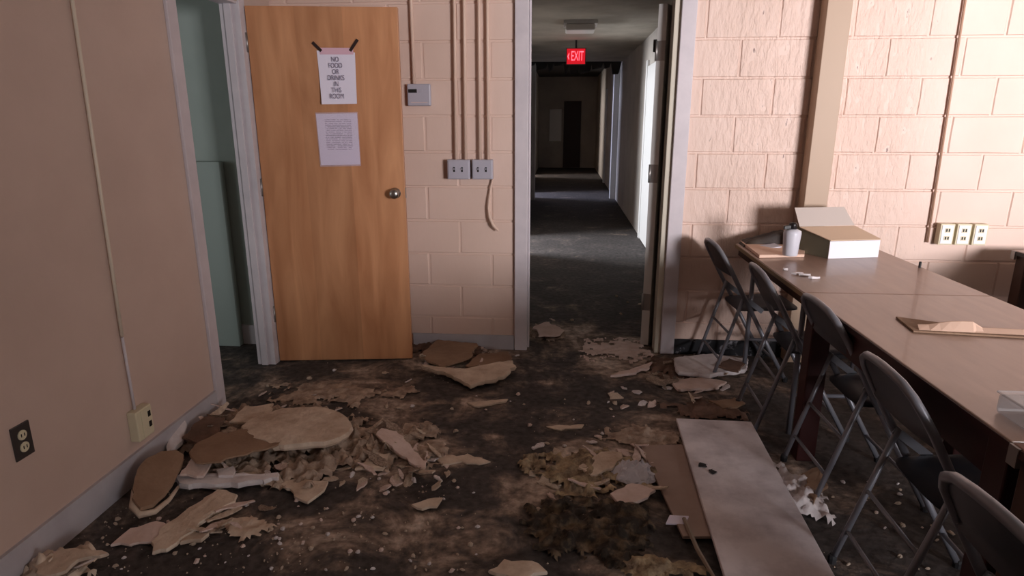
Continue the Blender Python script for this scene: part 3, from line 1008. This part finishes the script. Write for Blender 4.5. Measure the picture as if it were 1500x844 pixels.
m.build('side', 'carton_inside', parent=ct)
MB().box(-.06, W_, D_ - .004, D_, 0, H_).build('back', 'carton_grey', parent=ct)
MB().box(0, W_ - .004, .004, D_ - .004, 0, .004).build('bottom', 'carton_inside', parent=ct)
m = MB(); m.add([(0, -.002, H_ + .002), (W_ + .004, -.002, H_ + .002), (W_ - .03, D_ - .03, H_ + .045), (-.07, D_ - .03, H_ + .045),
                 (0, -.002, H_ + .006), (W_ + .004, -.002, H_ + .006), (W_ - .03, D_ - .03, H_ + .049), (-.07, D_ - .03, H_ + .049)],
                [(3, 2, 1, 0), (4, 5, 6, 7), (0, 1, 5, 4), (1, 2, 6, 5), (2, 3, 7, 6), (3, 0, 4, 7)])
m.build('lid', 'carton_tan', parent=ct)
m = MB(); m.add([(-.07, D_ - .03, H_ + .05), (W_ - .03, D_ - .03, H_ + .05), (W_ - .065, D_ + .03, H_ + .145), (-.075, D_ + .03, H_ + .145),
                 (-.07, D_ - .026, H_ + .05), (W_ - .03, D_ - .026, H_ + .05), (W_ - .065, D_ + .034, H_ + .145), (-.075, D_ + .034, H_ + .145)],
                [(3, 2, 1, 0), (4, 5, 6, 7), (0, 1, 5, 4), (1, 2, 6, 5), (2, 3, 7, 6), (3, 0, 4, 7)])
m.build('flap', 'carton_grey', parent=ct)

# frosted bottle with black cap
bp = onZ(1157, 374, ZT + .018)
bt = empty('bottle', bp)
tag(bt, 'frosted white bottle with black cap on the far table', 'bottle')
MB().lathe([(.034, 0), (.037, .006), (.040, .06), (.044, .115), (.042, .13), (.02, .14)], n=20).build('body', 'frosted', parent=bt, smooth=True)
MB().lathe([(.020, .14), (.020, .165), (.016, .172)], n=16).build('cap', 'cap_black', parent=bt, smooth=True)
MB().obox((-.022, -.004, .150), (.026, 0, .004), (0, .009, 0), (0, 0, .010)).build('spout', 'cap_black', parent=bt, bevel=.003)


def slab_px(name, pix, z0, th, m, z_of=None, bevel=.002):
    """flat slab whose outline is given as points lying on the plane z0"""
    pts = [onZ(px, py, z0) for px, py in pix]
    c = sum(pts, Vector()) / len(pts); c.z = z0
    mb = MB(); n = len(pts)
    vs = [(p.x - c.x, p.y - c.y, 0) for p in pts] + [(p.x - c.x, p.y - c.y, th) for p in pts]
    mb.add(vs, [tuple(reversed(range(n))), tuple(range(n, 2 * n))] + [(i, (i + 1) % n, n + (i + 1) % n, n + i) for i in range(n)])
    return mb.build(name, m, loc=c, bevel=bevel)


o = slab_px('clipboard', [(1084, 356), (1140, 357), (1178, 370), (1178, 377), (1112, 378)], ZT, .016, 'folder_pink')
tag(o, 'flat pinkish tan binder on the corner of the far table', 'binder')
m = MB(); n = 12; vs = []
for j in range(n + 1):
    for i in range(n + 1):
        u, v = i / n, j / n * 2 - 1
        rim = max(0, 1 - max(abs(u * 2 - 1), abs(v)) ** 4)
        hgt = (.035 + .085 * u ** 1.6) * rim ** .5 + .012 * mnoise.noise(Vector((u * 4, v * 3, 2))) * rim
        vs.append((u * .27, v * .062 * (1 - .25 * u), max(0, hgt)))
m.add(vs, [(j * (n + 1) + i, j * (n + 1) + i + 1, (j + 1) * (n + 1) + i + 1, (j + 1) * (n + 1) + i) for j in range(n) for i in range(n)])
m.add([(v[0], v[1], 0) for v in vs], [(j * (n + 1) + i, j * (n + 1) + i + 1, (j + 1) * (n + 1) + i + 1, (j + 1) * (n + 1) + i) for j in range(n) for i in range(n)])
o = m.build('bag', 'bag_dark', loc=(1.045, 3.715, ZT), smooth=True)
tag(o, 'slumped dark bag behind the binder at the end of the far table', 'bag')
o = MB().obox((0, 0, .012), (.05, .01, .006), (-.008, .04, .002), (0, 0, .003)).build('card', 'plastic_white', loc=Vector((1.17, 3.60, ZT + .004)), bevel=.002)
tag(o, 'small pale card in front of the dark bag', 'card')
pc = onZ(1347, 392, ZT)
tag(MB().lathe([(.006, 0), (.006, .028), (.004, .03)], n=10).build('pen_cap', 'cap_black', loc=pc), 'tiny black cap standing upright on the table', 'pen cap')

# bent ceiling tile shard on the middle table: thin dark base with pale curled face
b0 = [onZ(px, py, ZT) for px, py in ((1312, 466), (1338, 487), (1520, 497), (1520, 490), (1400, 478))]
c = sum(b0, Vector()) / 5
m = MB()
vs = [(p.x - c.x, p.y - c.y, 0) for p in b0] + [(p.x - c.x, p.y - c.y, .006) for p in b0]
m.add(vs, [(4, 3, 2, 1, 0), (5, 6, 7, 8, 9)] + [(i, (i + 1) % 5, 5 + (i + 1) % 5, 5 + i) for i in range(5)])
ts_ = empty('tile_shard', c)
tag(ts_, 'bent pale ceiling tile shard lying on the middle table', 'tile shard')
m.build('base_sheet', 'tile_brown', parent=ts_)
f0, f1, f2, f3 = (onZ(1340, 488, ZT), onZ(1508, 492, ZT), onZ(1440, 484, ZT), onZ(1430, 470, ZT))
prof = []
a, d_ = onZ(1346, 486, ZT), onZ(1508, 494, ZT)
for i in range(11):
    s = i / 10
    p = a.lerp(d_, s)
    hgt = .028 * math.sin(min(1, s / .42) * PI / 2) if s < .5 else (.028 - .024 * min(1, (s - .5) / .08)) if s < .58 else .005
    prof.append((p - c, max(.008, hgt)))
m = MB()
vs = []
for p, hgt in prof:
    vs += [(p.x, p.y, .006), (p.x + .01, p.y + .03, .007 + hgt), (p.x + .012, p.y + .036, .007 + hgt), (p.x + .004, p.y + .006, .006)]
n = len(prof)
m.add(vs, [(i * 4 + k, i * 4 + (k + 1) % 4, (i + 1) * 4 + (k + 1) % 4, (i + 1) * 4 + k) for i in range(n - 1) for k in range(4)] + [(0, 1, 2, 3), tuple((n - 1) * 4 + k for k in (3, 2, 1, 0))])
m.build('curled_face', 'folder_pink', parent=ts_)
# clear tub at the right edge
tp = onZ(1506, 636, ZT)
tb = empty('plastic_tub', tp)
tag(tb, 'clear grey plastic tub standing at the right edge of the table', 'tub')
MB().box(0, .1, 0, .12, 0, .05).build('body', 'tub_clear', parent=tb, bevel=.008)
MB().box(-.003, .103, -.003, .123, .05, .056).build('rim', 'tub_clear', parent=tb, bevel=.002)


# ================================================================== fallen debris on the floor
def shard(name, pix, z0, th, m, lab, cat='debris', group=None, bend=0.0, tilt=(0, 0), jitter=.010, seed=0, lift=0.0):
    """an irregular broken slab lying on the floor; the outline is given where it meets height z0"""
    rnd = random.Random(seed + len(pix) * 31 + int(pix[0][0]))
    pts = [onZ(px, py, z0) for px, py in pix]
    c = sum(pts, Vector()) / len(pts)
    ring = []
    for i, p in enumerate(pts):
        q = pts[(i + 1) % len(pts)]
        k = max(1, min(12, int((q - p).length / .026)))
        for s in range(k):
            r_ = p.lerp(q, s / k)
            ring.append(Vector((r_.x - c.x + rnd.uniform(-jitter, jitter), r_.y - c.y + rnd.uniform(-jitter, jitter), 0)))
    n = len(ring)
    size = max(r_.length for r_ in ring)

    def zz(p):
        return tilt[0] * p.x + tilt[1] * p.y + bend * (p.length / size) ** 2 + .35 * th * mnoise.noise(Vector((p.x * 9 + seed, p.y * 9, z0 * 7 + 3)))
    base = min(zz(p) for p in ring + [Vector((0, 0, 0))])
    vs, fs = [], []
    for k, (sc_, up) in enumerate(((.97, 0), (1, .45), (.975, 1), (.6, 1.08))):
        for p in ring:
            q = p * sc_
            vs.append((q.x, q.y, zz(q) - base + th * up))
    vs.append((0, 0, zz(Vector((0, 0, 0))) - base + th * 1.05))
    for k in range(3):
        for i in range(n):
            fs.append((k * n + i, k * n + (i + 1) % n, (k + 1) * n + (i + 1) % n, (k + 1) * n + i))
    for i in range(n):
        fs.append((3 * n + i, 3 * n + (i + 1) % n, 4 * n))
    fs.append(tuple(reversed(range(n))))
    mb = MB(); mb.add(vs, fs)
    o = mb.build(name, m, loc=(c.x, c.y, z0 + lift))
    tag(o, lab, cat, group)
    return o


def heap(name, px, py, rx, ry, h, m, lab, seed, thr=.0, z0=.0, res=.011, rot=0.0):
    """a lumpy patch of sodden debris: a heightfield with ragged outline"""
    c = onZ(px, py)
    nx_, ny_ = int(2 * rx / res), int(2 * ry / res)
    idx, vs, fs = {}, [], []

    def hh(i, j):
        u, v = i / nx_ * 2 - 1, j / ny_ * 2 - 1
        x, y = u * rx, v * ry
        d = 1 - (u * u + v * v)
        P_ = Vector((x * 5 + seed * 3.1, y * 5, seed))
        nn = mnoise.fractal(P_, .9, 2.1, 4)
        n2 = mnoise.fractal(Vector((x * 22, y * 22 + seed, seed * 2)), .8, 2.2, 3)
        return d * .8 + nn * .7 + n2 * .42 - .25 - thr, nn, n2
    cr, sr = math.cos(rot), math.sin(rot)
    for j in range(ny_ + 1):
        for i in range(nx_ + 1):
            s, nn, n2 = hh(i, j)
            if s > -.04:
                u, v = i / nx_ * 2 - 1, j / ny_ * 2 - 1
                z = h * min(1.0, max(0.0, s) ** .6) * (.35 + .75 * max(0, n2 + .5)) + (.005 if s >= 0 else .0)
                idx[(i, j)] = len(vs)
                x, y = u * rx, v * ry
                vs.append((x * cr - y * sr, x * sr + y * cr, z))
    for j in range(ny_):
        for i in range(nx_):
            k = [(i, j), (i + 1, j), (i + 1, j + 1), (i, j + 1)]
            if all(q in idx for q in k): fs.append([idx[q] for q in k])
    mb = MB(); mb.add(vs, fs)
    o = mb.build(name, m, loc=(c.x, c.y, z0), smooth=True)
    return tag(o, lab, 'debris', kind='stuff')


heap('plaster_rubble', 405, 655, .52, .36, .055, 'mush_tan', 'tan crumbled plaster rubble under the fallen tiles by the left wall', 1, -.1)
heap('plaster_rubble', 590, 655, .26, .24, .030, 'mush_tan', 'tan shredded rubble to the right of the rounded cream tile', 2)
heap('wet_insulation', 500, 580, .46, .20, .014, 'mush_tan', 'flattened tan residue in front of the wooden door', 3, .12)
heap('wet_insulation', 660, 515, .34, .20, .030, 'tile_wet', 'wet brown rubble at the foot of the wall beside the wooden door', 4)
heap('wet_insulation', 800, 490, .16, .18, .030, 'mush_tan', 'small tan heap in the corridor doorway by the left jamb', 5)
heap('wet_insulation', 905, 512, .26, .30, .014, 'gyp_pink', 'flattened pinkish plaster just inside the corridor doorway', 6, .1)
heap('wet_insulation', 985, 545, .18, .20, .035, 'tile_wet', 'brown sodden clump beside the right jamb of the corridor doorway', 7)
heap('wet_insulation', 870, 690, .34, .22, .034, 'insul_yellow', 'yellowish sodden insulation left of the fallen boards', 8, .0)
heap('wet_insulation', 860, 775, .34, .22, .036, 'mush_dark', 'dark wet mush in the middle of the lower floor', 9, .02)
heap('wet_insulation', 975, 838, .16, .06, .03, 'insul_yellow', 'yellow insulation scrap at the bottom edge beside the white board', 10, -.1)
heap('plaster_rubble', 105, 838, .14, .12, .06, 'gyp_cream', 'cream crumbled plaster heap by the baseboard in the lower left corner', 11, -.15)
heap('plaster_rubble', 360, 775, .11, .09, .02, 'gyp_cream', 'small cream rubble patch right of the long cream strip', 12, -.05)
heap('plaster_rubble', 1165, 720, .09, .24, .045, 'gyp_white', 'lumpy white plaster strip between the white board and the chairs', 14, -.2, rot=.15)
heap('wet_insulation', 1040, 600, .32, .12, .02, 'tile_wet', 'wet brown litter behind the far end of the white board', 15, .05)
heap('wet_insulation', 940, 640, .26, .12, .02, 'mush_tan', 'tan litter left of the far end of the white board', 16, .1)

# large pieces, left pile
shard('tile_fragment', [(392, 614), (415, 608), (445, 606), (472, 608), (494, 614), (511, 624), (518, 635), (514, 645), (500, 654), (476, 660), (445, 664), (400, 664), (366, 652), (352, 634), (370, 620)], .058, .030, 'gyp_cream',
      'large cream tile fragment with rounded end on top of the left pile', bend=-.012, jitter=.004)
shard('tile_fragment', [(276, 664), (292, 648), (322, 636), (360, 632), (398, 633), (422, 641), (414, 652), (392, 661), (352, 670), (322, 680), (296, 684), (280, 676)], .088, .008, 'tile_brown',
      'flat brown tile fragment lying on the left pile against the cream one')
ov = shard('tile_fragment', [(196, 744), (198, 728), (205, 712), (220, 698), (240, 687), (262, 681), (271, 684), (268, 697), (258, 712), (242, 730), (224, 745), (206, 752)], .035, .016, 'tile_brown',
           'oval tan tile fragment with cream broken rim leaning toward the baseboard', tilt=(-.35, .1), jitter=.003)
rim = []
for px, py in ((262, 708), (246, 728), (226, 745), (206, 753), (195, 746), (197, 728)):
    q = onZ(px, py, .035) - Vector((ov.location.x, ov.location.y, .035))
    rim.append((q.x, q.y, .020 - .35 * (q.x + .06) + .012))
MB().tube(rim, [.006, .010, .012, .014, .014, .007], 6).build('broken_edge', 'gyp_cream', parent=ov, smooth=True)
shard('tile_fragment', [(252, 706), (300, 700), (360, 704), (410, 702), (412, 709), (350, 716), (265, 717)], .012, .024, 'gyp_white', 'long pale tile edge along the front of the left pile')
shard('tile_fragment', [(408, 710), (440, 704), (482, 710), (468, 728), (448, 742), (432, 730)], .006, .012, 'gyp_cream', 'cream triangular tile corner pointing at the viewer')
shard('tile_fragment', [(225, 800), (236, 780), (285, 745), (322, 726), (352, 732), (344, 745), (300, 768), (282, 785), (248, 812), (222, 814)], .004, .016, 'gyp_cream',
      'long jagged cream strip on the dark floor by the left wall', tilt=(.05, .02))
shard('tile_fragment', [(166, 800), (185, 780), (232, 766), (245, 778), (222, 801)], .004, .01, 'gyp_pink', 'smooth pinkish white fragment left of the long cream strip')
shard('tile_fragment', [(262, 800), (280, 782), (304, 788), (296, 798)], .004, .014, 'gyp_cream', 'short cream chip in front of the long cream strip')
shard('tile_fragment', [(243, 668), (254, 636), (268, 624), (276, 640), (262, 660)], .03, .02, 'gyp_white', 'grey white fragment propped against the left baseboard', tilt=(-.5, .2))
shard('tile_fragment', [(268, 650), (300, 622), (330, 620), (320, 640), (290, 655)], .05, .012, 'tile_wet', 'dark brown fragment behind the brown tile at the wall', tilt=(-.2, .1))
shard('tile_fragment', [(336, 622), (360, 600), (400, 596), (398, 612), (372, 625)], .05, .014, 'gyp_cream', 'yellowish cream fragment at the back of the left pile')
shard('tile_fragment', [(262, 702), (285, 676), (322, 676), (300, 700)], .045, .012, 'gyp_pink', 'pinkish fragment between the oval and the brown tile', tilt=(-.1, .15))
shard('tile_fragment', [(318, 692), (345, 686), (342, 700), (322, 702)], .04, .012, 'gyp_white', 'small bluish white chip at the front of the left pile')
shard('tile_fragment', [(560, 640), (590, 650), (625, 688), (612, 690), (580, 668), (552, 650)], .02, .012, 'gyp_pink', 'slanted narrow strip right of the rounded cream tile', tilt=(-.05, .1))
shard('tile_fragment', [(520, 690), (545, 672), (575, 668), (560, 690)], .012, .012, 'gyp_cream', 'cream shred in front of the rounded cream tile')
shard('tile_fragment', [(50, 832), (90, 812), (130, 818), (160, 824), (120, 828), (100, 846), (60, 850)], .045, .012, 'gyp_cream', 'cream shard on the heap in the lower left corner', tilt=(.1, .1))
shard('tile_fragment', [(278, 606), (286, 594), (296, 598), (292, 610)], .05, .02, 'gyp_white', 'small white lump against the left wall')
# by the back wall
shard('tile_fragment', [(615, 543), (680, 548), (750, 536), (756, 544), (738, 558), (705, 566), (688, 570), (660, 556)], .016, .022, 'gyp_cream',
      'broad pale slab corner in front of the wall beside the corridor doorway', tilt=(0, .06))
shard('tile_fragment', [(612, 525), (640, 504), (700, 512), (690, 530), (650, 542)], .025, .014, 'tile_brown', 'brown tile sheet near the foot of the wooden door', tilt=(.05, .05))
shard('tile_fragment', [(680, 540), (700, 522), (745, 518), (750, 530), (720, 540)], .022, .014, 'tile_brown', 'brown tile sheet behind the broad pale slab')
shard('tile_fragment', [(686, 593), (705, 590), (722, 590), (742, 586), (740, 590), (718, 596), (694, 598)], .001, .010, 'gyp_cream', 'narrow cream sliver on the dark floor in front of the slab')
shard('tile_fragment', [(800, 627), (818, 624), (832, 627), (855, 624), (852, 628), (830, 631), (812, 631)], .001, .007, 'gyp_cream', 'narrow cream sliver in the middle of the dark floor')
shard('tile_fragment', [(780, 482), (800, 476), (826, 488), (818, 496), (790, 494)], .03, .012, 'gyp_pink', 'pale chip lying in the corridor doorway', tilt=(.05, .05))
shard('tile_fragment', [(896, 553), (930, 542), (955, 534), (950, 542), (920, 552)], .01, .014, 'gyp_pink', 'narrow pale sliver before the right jamb')
shard('tile_fragment', [(985, 530), (1040, 524), (1098, 532), (1092, 548), (1040, 556), (992, 552)], .02, .024, 'gyp_white', 'white slab lying under the first folding chair')
shard('tile_fragment', [(980, 560), (1030, 556), (1062, 562), (1052, 572), (990, 574)], .006, .014, 'gyp_pink', 'broken pinkish slab in front of the white slab by the wall')
shard('tile_fragment', [(1050, 538), (1068, 528), (1092, 534), (1080, 548)], .052, .01, 'tile_wet', 'rust brown chip on the white slab under the first chair')
shard('tile_fragment', [(1040, 590), (1075, 586), (1095, 594), (1060, 602)], .012, .01, 'tile_brown', 'brown chip between the chairs and the white board')
shard('tile_fragment', [(845, 690), (880, 664), (915, 668), (900, 690), (868, 700)], .02, .012, 'gyp_cream', 'cream tile scrap left of the crumpled white plastic')
shard('tile_fragment', [(890, 728), (925, 712), (960, 722), (945, 736), (910, 742)], .016, .012, 'gyp_pink', 'pale scrap in front of the crumpled white plastic')
shard('tile_fragment', [(600, 742), (628, 736), (650, 734), (640, 745), (615, 750)], .008, .01, 'gyp_cream', 'small cream chip on the tan arc of residue')
shard('tile_fragment', [(716, 844), (740, 826), (790, 832), (800, 846), (760, 856)], .004, .014, 'gyp_cream', 'cream slab cut off by the bottom edge of the picture')
shard('tile_fragment', [(622, 672), (650, 670), (688, 668), (718, 678), (704, 684), (676, 679), (650, 682)], .001, .007, 'gyp_cream', 'pale ragged scrap right of the slanted strip')
shard('tile_fragment', [(1175, 700), (1200, 688), (1212, 720), (1190, 740)], .03, .014, 'tile_brown', 'brown chip on the plaster strip beside the third chair', tilt=(.1, 0))

# shredded strips of facing paper and plaster
srnd = random.Random(21)
shred_meshes = []
for k in range(6):
    n = 7; L_ = 1.0; vs = []
    bw = srnd.uniform(.10, .22); cv = srnd.uniform(-.35, .35); up = srnd.uniform(.05, .25)
    for i in range(n):
        t_ = i / (n - 1)
        w = bw * (.45 + .55 * math.sin(PI * min(1, t_ * 1.1))) * srnd.uniform(.7, 1.2)
        x = (t_ - .5); y = cv * (t_ - .5) ** 2; z = .02 + up * t_ * t_ + srnd.uniform(0, .03)
        vs += [(x, y - w, z), (x, y + w, z + .05), (x, y + w, z + .11), (x, y - w, z + .06)]
    m = MB()
    m.add(vs, [(i * 4 + a, i * 4 + (a + 1) % 4, i * 4 + 4 + (a + 1) % 4, i * 4 + 4 + a) for i in range(n - 1) for a in range(4)] + [(0, 1, 2, 3), tuple((n - 1) * 4 + a for a in (3, 2, 1, 0))])
    shred_meshes.append(m.mesh('shred', ('gyp_cream', 'gyp_pink', 'mush_tan')[k % 3]))
for x0, x1, y0, y1, cnt, z_, lab in ((525, 640, 625, 700, 26, .014, 'torn plaster strip in the shredded rubble right of the left pile'),
                                     (275, 400, 672, 706, 12, .03, 'torn plaster strip jammed under the brown tile of the left pile'),
                                     (285, 350, 600, 640, 8, .045, 'torn plaster strip at the wall end of the left pile'),
                                     (50, 130, 815, 840, 8, .03, 'torn plaster strip on the heap in the lower left corner'),
                                     (300, 400, 745, 795, 8, .008, 'torn plaster strip beside the long cream strip'),
                                     (850, 960, 655, 735, 14, .012, 'torn plaster strip in the yellowish insulation'),
                                     (960, 1080, 530, 610, 12, .010, 'torn plaster strip by the right jamb and first chairs'),
                                     (600, 720, 500, 545, 8, .012, 'torn plaster strip at the foot of the wall near the wooden door')):
    for k in range(cnt):
        p = onZ(srnd.uniform(x0, x1), srnd.uniform(y0, y1), z_)
        if p.x < XL + .07: p.x = XL + .07
        sz = srnd.uniform(.05, .15)
        o = link('plaster_shred', srnd.choice(shred_meshes), None, (p.x, p.y, z_))
        o.scale = (sz, sz * 1.1, sz * .8); o.rotation_euler = (srnd.uniform(-.25, .25), srnd.uniform(-.3, .1), srnd.uniform(0, 6.28))
        tag(o, lab, 'plaster strip', lab[13:60])

# fallen boards on the right
o = slab_px('fallen_board', [(990, 617), (1100, 622), (1232, 868), (1066, 868)], .029, .016, 'board_white', bevel=.003)
tag(o, 'long white dusty board lying on the floor beside the chairs', 'board')
o = slab_px('fallen_board', [(938, 656), (1008, 654), (1048, 760), (1058, 790), (1000, 790)], .014, .012, 'board_tan', bevel=.002)
tag(o, 'tan board partly under the white board', 'board')
m = MB().tube([onZ(1002, 760, .032) - onZ(1020, 800, 0), onZ(1022, 806, .03) - onZ(1020, 800, 0), onZ(1046, 846, .03) - onZ(1020, 800, 0)], [.008, .008, .006], 6)
tag(m.build('stick', 'stick', loc=onZ(1020, 800, 0)), 'thin pale stick lying beside the white board', 'stick')
for px, py, rz, lab in ((1030, 682, .5, 'dark leaf on the white board, left of the two'), (1044, 691, 1.3, 'dark leaf on the white board, right of the two')):
    c = onZ(px, py, .046)
    m = MB()
    vs = []
    for k in range(7):
        s = k / 6
        w = .017 * math.sin(s * PI) + .0008
        vs += [((s - .5) * .05, -w, .004 * math.sin(s * 5)), ((s - .5) * .05, 0, .002 + .004 * math.sin(s * 5)), ((s - .5) * .05, w, .004 * math.sin(s * 5) + .003)]
    m.add(vs, [(k * 3 + a, k * 3 + a + 1, k * 3 + a + 4, k * 3 + a + 3) for k in range(6) for a in range(2)])
    o = m.build('leaf', 'leaf_dark', loc=c); o.rotation_euler = (0, 0, rz)
    tag(o, lab, 'leaf', 'leaves on the white board')
# crumpled plastic
m = MB(); n = 14
vs = []
for j in range(n + 1):
    for i in range(n + 1):
        u, v = i / n * 2 - 1, j / n * 2 - 1
        k = math.sqrt(max(0, 1 - .5 * v * v)); k2 = math.sqrt(max(0, 1 - .5 * u * u))
        nn = mnoise.noise(Vector((u * 3.2, v * 3.2, 4.4))); n2 = abs(mnoise.noise(Vector((u * 6, v * 6, 1.4))))
        vs.append((u * .10 * k + .02 * nn, v * .09 * k2 + .02 * n2, max(.002, .03 * (1 - max(abs(u), abs(v)) ** 2) + .05 * n2 * (1.05 - max(abs(u), abs(v))))))
m.add(vs, [(j * (n + 1) + i, j * (n + 1) + i + 1, (j + 1) * (n + 1) + i + 1, (j + 1) * (n + 1) + i) for j in range(n) for i in range(n)])
o = m.build('crumpled_plastic', 'plastic_white', loc=onZ(930, 695, .012))
tag(o, 'crumpled white plastic beside the tan board', 'plastic')
o = MB().obox((0, 0, .008), (.035, 0, 0), (.01, .02, .004), (0, 0, .003)).build('paper_scrap', 'paper', loc=onZ(992, 765, .02), bevel=.001)
tag(o, 'small white paper scrap by the corner of the tan board', 'paper')

# torn paper on the far table
for k, (px, py, s) in enumerate(((1168, 402, .028), (1180, 404, .034), (1192, 408, .026), (1150, 396, .018))):
    rnd = random.Random(k)
    pts = [(math.cos(a * PI / 3) * s * rnd.uniform(.6, 1.1), math.sin(a * PI / 3) * s * .5 * rnd.uniform(.6, 1.1)) for a in range(6)]
    m = MB()
    m.add([(x, y, .0) for x, y in pts] + [(x, y, .006 + rnd.uniform(0, .006)) for x, y in pts], [tuple(range(5, -1, -1)), tuple(range(6, 12))] + [(i, (i + 1) % 6, 6 + (i + 1) % 6, 6 + i) for i in range(6)])
    tag(m.build('plaster_flake', 'gyp_white', loc=onZ(px, py, ZT)), 'small white plaster flake on the far table near the binder', 'flake', 'plaster flakes on the far table')

# scattered small flakes: individuals sharing a few meshes
flake_meshes, lump_meshes = [], []
for k in range(8):
    rnd = random.Random(100 + k)
    n = 10
    el = rnd.uniform(.35, .9)
    pts = [(math.cos(a * 2 * PI / n) * rnd.uniform(.5, 1.25), math.sin(a * 2 * PI / n) * el * rnd.uniform(.5, 1.25)) for a in range(n)]
    m = MB()
    m.add([(x, y, 0) for x, y in pts] + [(x * .93, y * .93, rnd.uniform(.2, .5)) for x, y in pts] + [(0, 0, .4)],
          [tuple(range(n - 1, -1, -1))] + [(i, (i + 1) % n, n + (i + 1) % n, n + i) for i in range(n)] + [(n + i, n + (i + 1) % n, 2 * n) for i in range(n)])
    lm = MB(); vs = []
    for a_ in range(3):
        for b_ in range(6):
            rr = (.75, 1.0, .55)[a_] * rnd.uniform(.7, 1.2)
            vs.append((rr * math.cos(b_ * PI / 3 + a_ * .4), rr * el * math.sin(b_ * PI / 3 + a_ * .4), (0, .45, .95)[a_] * rnd.uniform(.8, 1.1)))
    vs.append((0, 0, 1.1))
    lm.add(vs, [(a_ * 6 + b_, a_ * 6 + (b_ + 1) % 6, a_ * 6 + 6 + (b_ + 1) % 6, a_ * 6 + 6 + b_) for a_ in range(2) for b_ in range(6)] + [(12 + b_, 12 + (b_ + 1) % 6, 18) for b_ in range(6)] + [(5, 4, 3, 2, 1, 0)])
    lump_meshes.append(lm.mesh('lump', ('gyp_cream', 'gyp_pink', 'gyp_white', 'gyp_cream')[k % 4]))
    flake_meshes.append(m.mesh('flake', ('gyp_cream', 'gyp_pink', 'gyp_white', 'gyp_cream')[k % 4]))
ZONES = [  # pixel x0, x1, y0, y1, count, size range (m), phrase
    (120, 480, 735, 838, 50, .005, .014, 'small pale plaster flake on the dark floor below the left pile'),
    (400, 700, 700, 838, 56, .005, .013, 'small pale plaster flake on the dark floor in the lower middle'),
    (640, 900, 570, 660, 14, .006, .016, 'small pale plaster flake on the dark floor in the centre of the room'),
    (480, 660, 640, 720, 34, .018, .060, 'small plaster scrap around the shredded rubble right of the left pile'),
    (260, 420, 640, 712, 26, .015, .050, 'small plaster scrap among the fallen tiles of the left pile'),
    (760, 980, 640, 760, 34, .012, .050, 'small scrap in the sodden insulation left of the boards'),
    (860, 1080, 520, 600, 26, .015, .055, 'small scrap on the floor before the corridor doorway and first chairs'),
    (1200, 1420, 690, 838, 30, .006, .014, 'small pale flake on the dark floor under the near chairs'),
    (600, 780, 500, 560, 12, .012, .030, 'small scrap near the pale slab by the back wall'),
    (380, 620, 535, 600, 14, .012, .030, 'small scrap on the floor in front of the wooden door'),
    (790, 940, 420, 480, 6, .012, .03, 'small pale scrap on the dark corridor floor')]
frnd = random.Random(77)
for x0, x1, y0, y1, cnt, s0, s1_, lab in ZONES:
    for k in range(cnt):
        p = onZ(frnd.uniform(x0, x1), frnd.uniform(y0, y1))
        if p.x < XL + .04: continue
        if .55 < p.x < .96 and p.y < 2.92 and p.y > 1.5: continue
        s = frnd.uniform(s0, s1_)
        o = link('plaster_flake', frnd.choice(flake_meshes if s > .022 else lump_meshes))
        o.location = (p.x, p.y, .02 if 'pile' in lab and 'among' in lab else .001)
        o.scale = (s, s, s * .8 if s < .022 else .014); o.rotation_euler = (frnd.uniform(-.3, .3), frnd.uniform(-.3, .3), frnd.uniform(0, 6.28))
        tag(o, lab, 'flake', lab.replace('small ', '')[:60])

# uncountable crumbs
cm = MB()
crnd = random.Random(9)
for k in range(1500):
    px = crnd.uniform(90, 1420); py = 500 + 340 * crnd.random() ** .7
    p = onZ(px, py)
    if p.x < XL + .03 or p.x > 1.0 or p.y > YB - .05: continue
    if mnoise.noise(Vector((p.x * 1.7, p.y * 1.7, 3.3))) < .12 + crnd.uniform(-.25, .25): continue
    s = crnd.uniform(.0012, .0042) * (1.0 if crnd.random() < .9 else 1.7)
    a = crnd.uniform(0, 6.28); c_, s_ = math.cos(a) * s, math.sin(a) * s
    cm.add([(p.x + c_, p.y + s_, 0), (p.x - s_, p.y + c_, 0), (p.x - c_, p.y - s_, 0), (p.x + s_, p.y - c_, 0), (p.x, p.y, s * 1.3)],
           [(0, 1, 4), (1, 2, 4), (2, 3, 4), (3, 0, 4)])
tag(cm.build('plaster_crumbs', 'crumb'), 'tiny pale plaster crumbs strewn over the dark floor', 'crumbs', kind='stuff')
